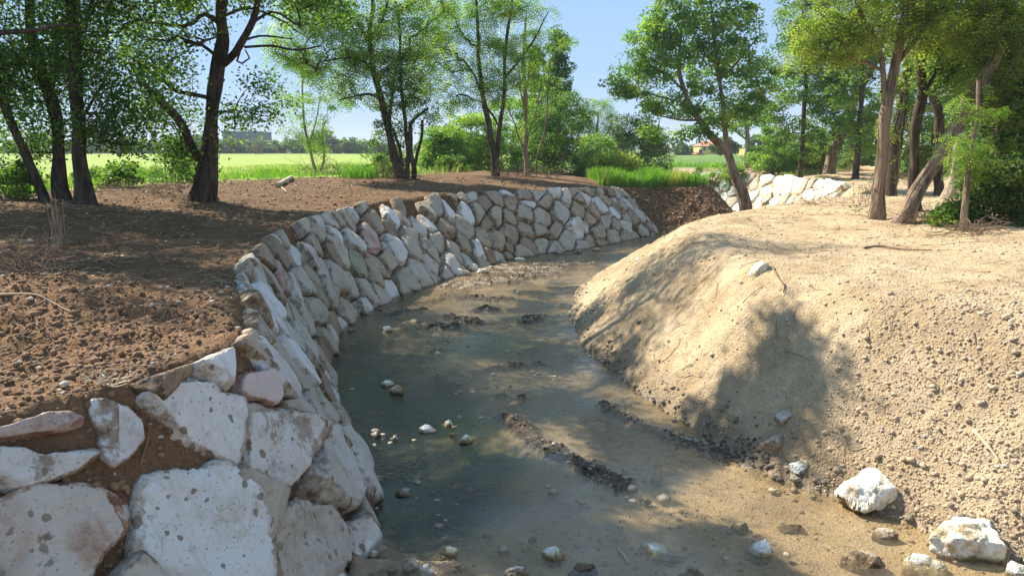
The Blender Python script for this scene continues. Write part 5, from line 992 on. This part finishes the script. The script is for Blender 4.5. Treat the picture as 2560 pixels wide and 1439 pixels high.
stick('cane', 'bundle of split pale cane lying on the near right slope', 'cane', [(2432, 1088), (2470, 1125), (2500, 1160)], 0.022, 'twig_pale', 0.02, 0.5)
stick('cane', 'second thinner cane beside the pale split cane bundle', 'cane', [(2445, 1092), (2490, 1130), (2530, 1165)], 0.012, 'twig_pale', 0.02, 0.4)
stick('root', 'long curved root sticking out at the rim of the right bank', 'root', [(1930, 672), (1945, 700), (1960, 720), (1958, 742)], 0.016, 'twig', 0.04, 0.6)
stick('stick', 'thin green-grey stick under water near the long crusted rock', 'stick', [(1545, 1375), (1560, 1392), (1570, 1410)], 0.012, 'twig_pale', 0.02, 0.7, True)
stick('stick', 'long thin stick lying flat across the bare right plateau', 'stick', [(2160, 622), (2200, 618), (2260, 626), (2330, 628)], 0.02, 'twig', 0.02, 0.5)
stick('stick', 'thin bent stick on the smooth near right slope', 'stick', [(2310, 948), (2345, 972), (2335, 998)], 0.008, 'twig', 0.015, 0.6)
stick('stick', 'dark stick between soil and stones above the largest spotted slab', 'stick', [(355, 1210), (372, 1170), (380, 1120)], 0.010, 'twig', 0.12, 0.5)
stick('root', 'long thin root across the near left soil heap', 'root', [(0, 745), (90, 748), (150, 775), (180, 790)], 0.015, 'vine', 0.03, 0.5)
stick('dead_branch', 'long bare branch lying at the foot of the thick dark tree', 'branch', [(330, 400), (400, 440), (440, 470), (470, 505)], 0.02, 'twig', 0.05, 0.6)
stick('fallen_branch', 'leafy yellow-green fallen branch above the distant white bank', 'branch', [(1948, 440), (1975, 446), (2020, 440)], 0.05, 'vine', 0.05, 0.6)
crown_mesh('fallen_leaves', np.array([hit(u, v, 80)+[0, 0, .15] for u, v in [(1960, 442), (1975, 444), (1990, 442), (2005, 440), (2020, 438), (2030, 436)]]), 0.4, 60, 0.1, 'broad', M['L_yel'], RS)
o = COL.objects['fallen_leaves']; br_ = COL.objects['fallen_branch']; o.parent = br_; o.matrix_parent_inverse = br_.matrix_world.inverted(); o.location = -np.array(br_.location); o.matrix_parent_inverse.identity()
stick('fallen_log', 'pale fallen trunk lying in the far wood right of the thick leaning tree', 'log', [(2140, 428), (2170, 428), (2195, 430)], 0.22, 'vine', 0.15, 0.8)
# ---- distant buildings
def box_(bm, x0, x1, y0, y1, z0, z1):
    vs = [bm.verts.new(c) for c in ((x0,y0,z0),(x1,y0,z0),(x1,y1,z0),(x0,y1,z0),(x0,y0,z1),(x1,y0,z1),(x1,y1,z1),(x0,y1,z1))]
    for f_ in ((0,3,2,1),(4,5,6,7),(0,1,5,4),(1,2,6,5),(2,3,7,6),(3,0,4,7)): bm.faces.new([vs[i] for i in f_])
def bmo(name, fn, mat, parent=None):
    bm = bmesh.new(); fn(bm); me = bpy.data.meshes.new(name); bm.to_mesh(me); bm.free(); me.materials.append(mat); o = bpy.data.objects.new(name, me); COL.objects.link(o); o.parent = parent; return o
mp = {k_: mat_plain(k_, c, 0.8, 0.12, 1.5, 0) for k_, c in dict(cream_wall=(0.62, 0.50, 0.36), red_roof=(0.50, 0.20, 0.12), dark_glass=(0.05, 0.06, 0.07), yellow_wall=(0.75, 0.52, 0.14), grey_cladding=(0.20, 0.21, 0.22), pale_roof=(0.55, 0.57, 0.60), orange_brick=(0.50, 0.20, 0.09), concrete=(0.42, 0.43, 0.44)).items()}
def building(name, label, u0, u1, vt, D, wallm, roofm, hip, nwin, dpt=8):
    a = PY(u0, vt, D); b_ = PY(u1, vt, D); zt = a[2]; rt = empty(name, (a[0], D, 2.4)); tag(rt, label, 'building'); W_ = b_[0]-a[0]; H_ = zt-2.4; e = H_*(0.62 if hip else 0.94)
    bmo('wall', lambda bm: box_(bm, 0, W_, 0, dpt, -0.3, e), mp[wallm], rt)
    if hip:
        def rf(bm):
            o_ = W_*0.06; v_ = [bm.verts.new(c) for c in ((-o_, -o_, e+.003), (W_+o_, -o_, e+.003), (W_+o_, dpt+o_, e+.003), (-o_, dpt+o_, e+.003), (W_*0.3, dpt/2, H_), (W_*0.7, dpt/2, H_))]
            for f_ in ((0, 1, 5, 4), (1, 2, 5), (2, 3, 4, 5), (3, 0, 4), (3, 2, 1, 0)): bm.faces.new([v_[i] for i in f_])
        bmo('roof', rf, mp[roofm], rt)
    else: bmo('roof', lambda bm: box_(bm, -0.3, W_+0.3, -0.3, dpt+0.3, e+.003, H_), mp[roofm], rt)
    for i in range(nwin):
        xw = W_*(i+0.6)/(nwin+0.2); o_ = bmo('window', lambda bm: box_(bm, xw-0.5, xw+0.5, -0.06, 0.05, e*0.45, e*0.45+1.2), mp['pale_roof'], rt); bmo('pane', lambda bm: box_(bm, xw-0.42, xw+0.42, -0.08, -0.061, e*0.45+0.08, e*0.45+1.1), mp['dark_glass'], o_)
building('house', 'distant cream house with a hipped red tile roof', 1638, 1682, 362, 300, 'cream_wall', 'red_roof', True, 3)
building('warehouse', 'distant grey flat-roofed warehouse behind the thick dark tree', 556, 636, 327, 285, 'grey_cladding', 'pale_roof', False, 4, 20)
building('yellow_building', 'distant yellow building glimpsed through the leaning tree crown', 1752, 1806, 352, 210, 'yellow_wall', 'red_roof', True, 3)
building('yellow_building', 'distant narrower yellow building right of the leaning trunk', 1866, 1890, 368, 200, 'yellow_wall', 'pale_roof', False, 1)
building('shed', 'distant low orange brick shed beside the yellow building', 1742, 1762, 378, 195, 'orange_brick', 'red_roof', True, 1, 5)
building('garden_wall', 'distant long low grey concrete wall before the yellow building', 1690, 1760, 386, 190, 'concrete', 'pale_roof', False, 0, 0.4)
p = rnd_region(30000, (-26, 2), (9, 36), leftland); p = p[segdist(p[:, 0], p[:, 1], LC) > 1.5]; p = p[vnoise(p*np.array([0.5, 0.5, 0]), 12) > RS.uniform(-0.9, 0.7, len(p))]
V = leaf_quads(p+np.array([0, 0, 0.012]), 0.07, np.random.RandomState(1), up=4.0, asp=0.6)
M['litter'] = mat_leaf('dry_fallen_leaf', (0.20, 0.13, 0.06), (0.34, 0.25, 0.10), (0.40, 0.34, 0.12), 0.1)
tag(mesh_np('leaf_litter', V, np.arange(len(V)).reshape(-1, 4), M['litter'], None, False, dict(rnd=np.repeat(RS.uniform(0, 1, len(p)), 4), clump=np.repeat(RS.uniform(0, 1, len(p)), 4))), 'dry fallen leaves strewn under the left bank trees', 'leaf litter', None, 'stuff')
def twigs(name, label, P, ln, r, mat):
    ps, rs = [], []
    for c in P:
        a = RS.uniform(0, 6.28); L_ = ln*RS.uniform(0.3, 1.6); t = np.linspace(-0.5, 0.5, 5); xy = c[:2]+np.outer(t, [math.cos(a), math.sin(a)])*L_+np.outer((t*2)**2, [-math.sin(a), math.cos(a)])*L_*RS.uniform(-.25, .25)
        ps.append(np.column_stack([xy, hz(xy[:, 0], xy[:, 1])+r+RS.uniform(0, 0.02)])); rs.append(np.linspace(1, 0.4, 5)*r*(0.7+0.03*c[1]))
    V, Fc = tube_arrays(ps, rs, 4); tag(mesh_np(name, V, Fc, mat, None, True), label, 'twigs', None, 'stuff')
p = rnd_region(6000, (2, 22), (7, 32), rightland)[:420]; twigs('scattered_twigs', 'fine root bits and twigs strewn over the dry right bank', p, 0.28, 0.005, M['twig'])
p = rnd_region(6000, (-22, 2), (4.6, 34), leftland)[:520]; twigs('strewn_twigs', 'twigs and root bits strewn over the brown left bank', p, 0.35, 0.006, M['vine'])
p = rnd_region(9000, (-4, 9), (6.3, 34), lambda a, b: inside(a, b, chp)); p = p[vnoise(p*np.array([1.3, 1.3, 0]), 33)+0.6*sstep(segdist(p[:, 0], p[:, 1], LB), 1.2, 0.2) > 0.25][:520]; p[:, 2] = -0.014
scatter('shallows_stones', 'small pale stones just breaking the water surface', p, np.minimum(0.014+RS.exponential(0.018, len(p)), 0.085), M['peb_bed'], 0.5, 2, 0.45, cat='stones', smooth=False)
hb = bmo('haze', lambda bm: box_(bm, -1100, 1100, -120, 1900, -1.6, 40), bpy.data.materials.new('haze_air')); hm = hb.data.materials[0]; hm.use_nodes = True; ht = hm.node_tree; ht.nodes.clear()
ho = ht.nodes.new('ShaderNodeOutputMaterial'); hv = ht.nodes.new('ShaderNodeVolumePrincipled'); hv.inputs['Density'].default_value = 0.0004; hv.inputs['Color'].default_value = (0.92, 0.95, 1, 1); ht.links.new(hv.outputs[0], ho.inputs['Volume']); hb['kind'] = 'stuff'
print('LEAVES', NLEAF[0])
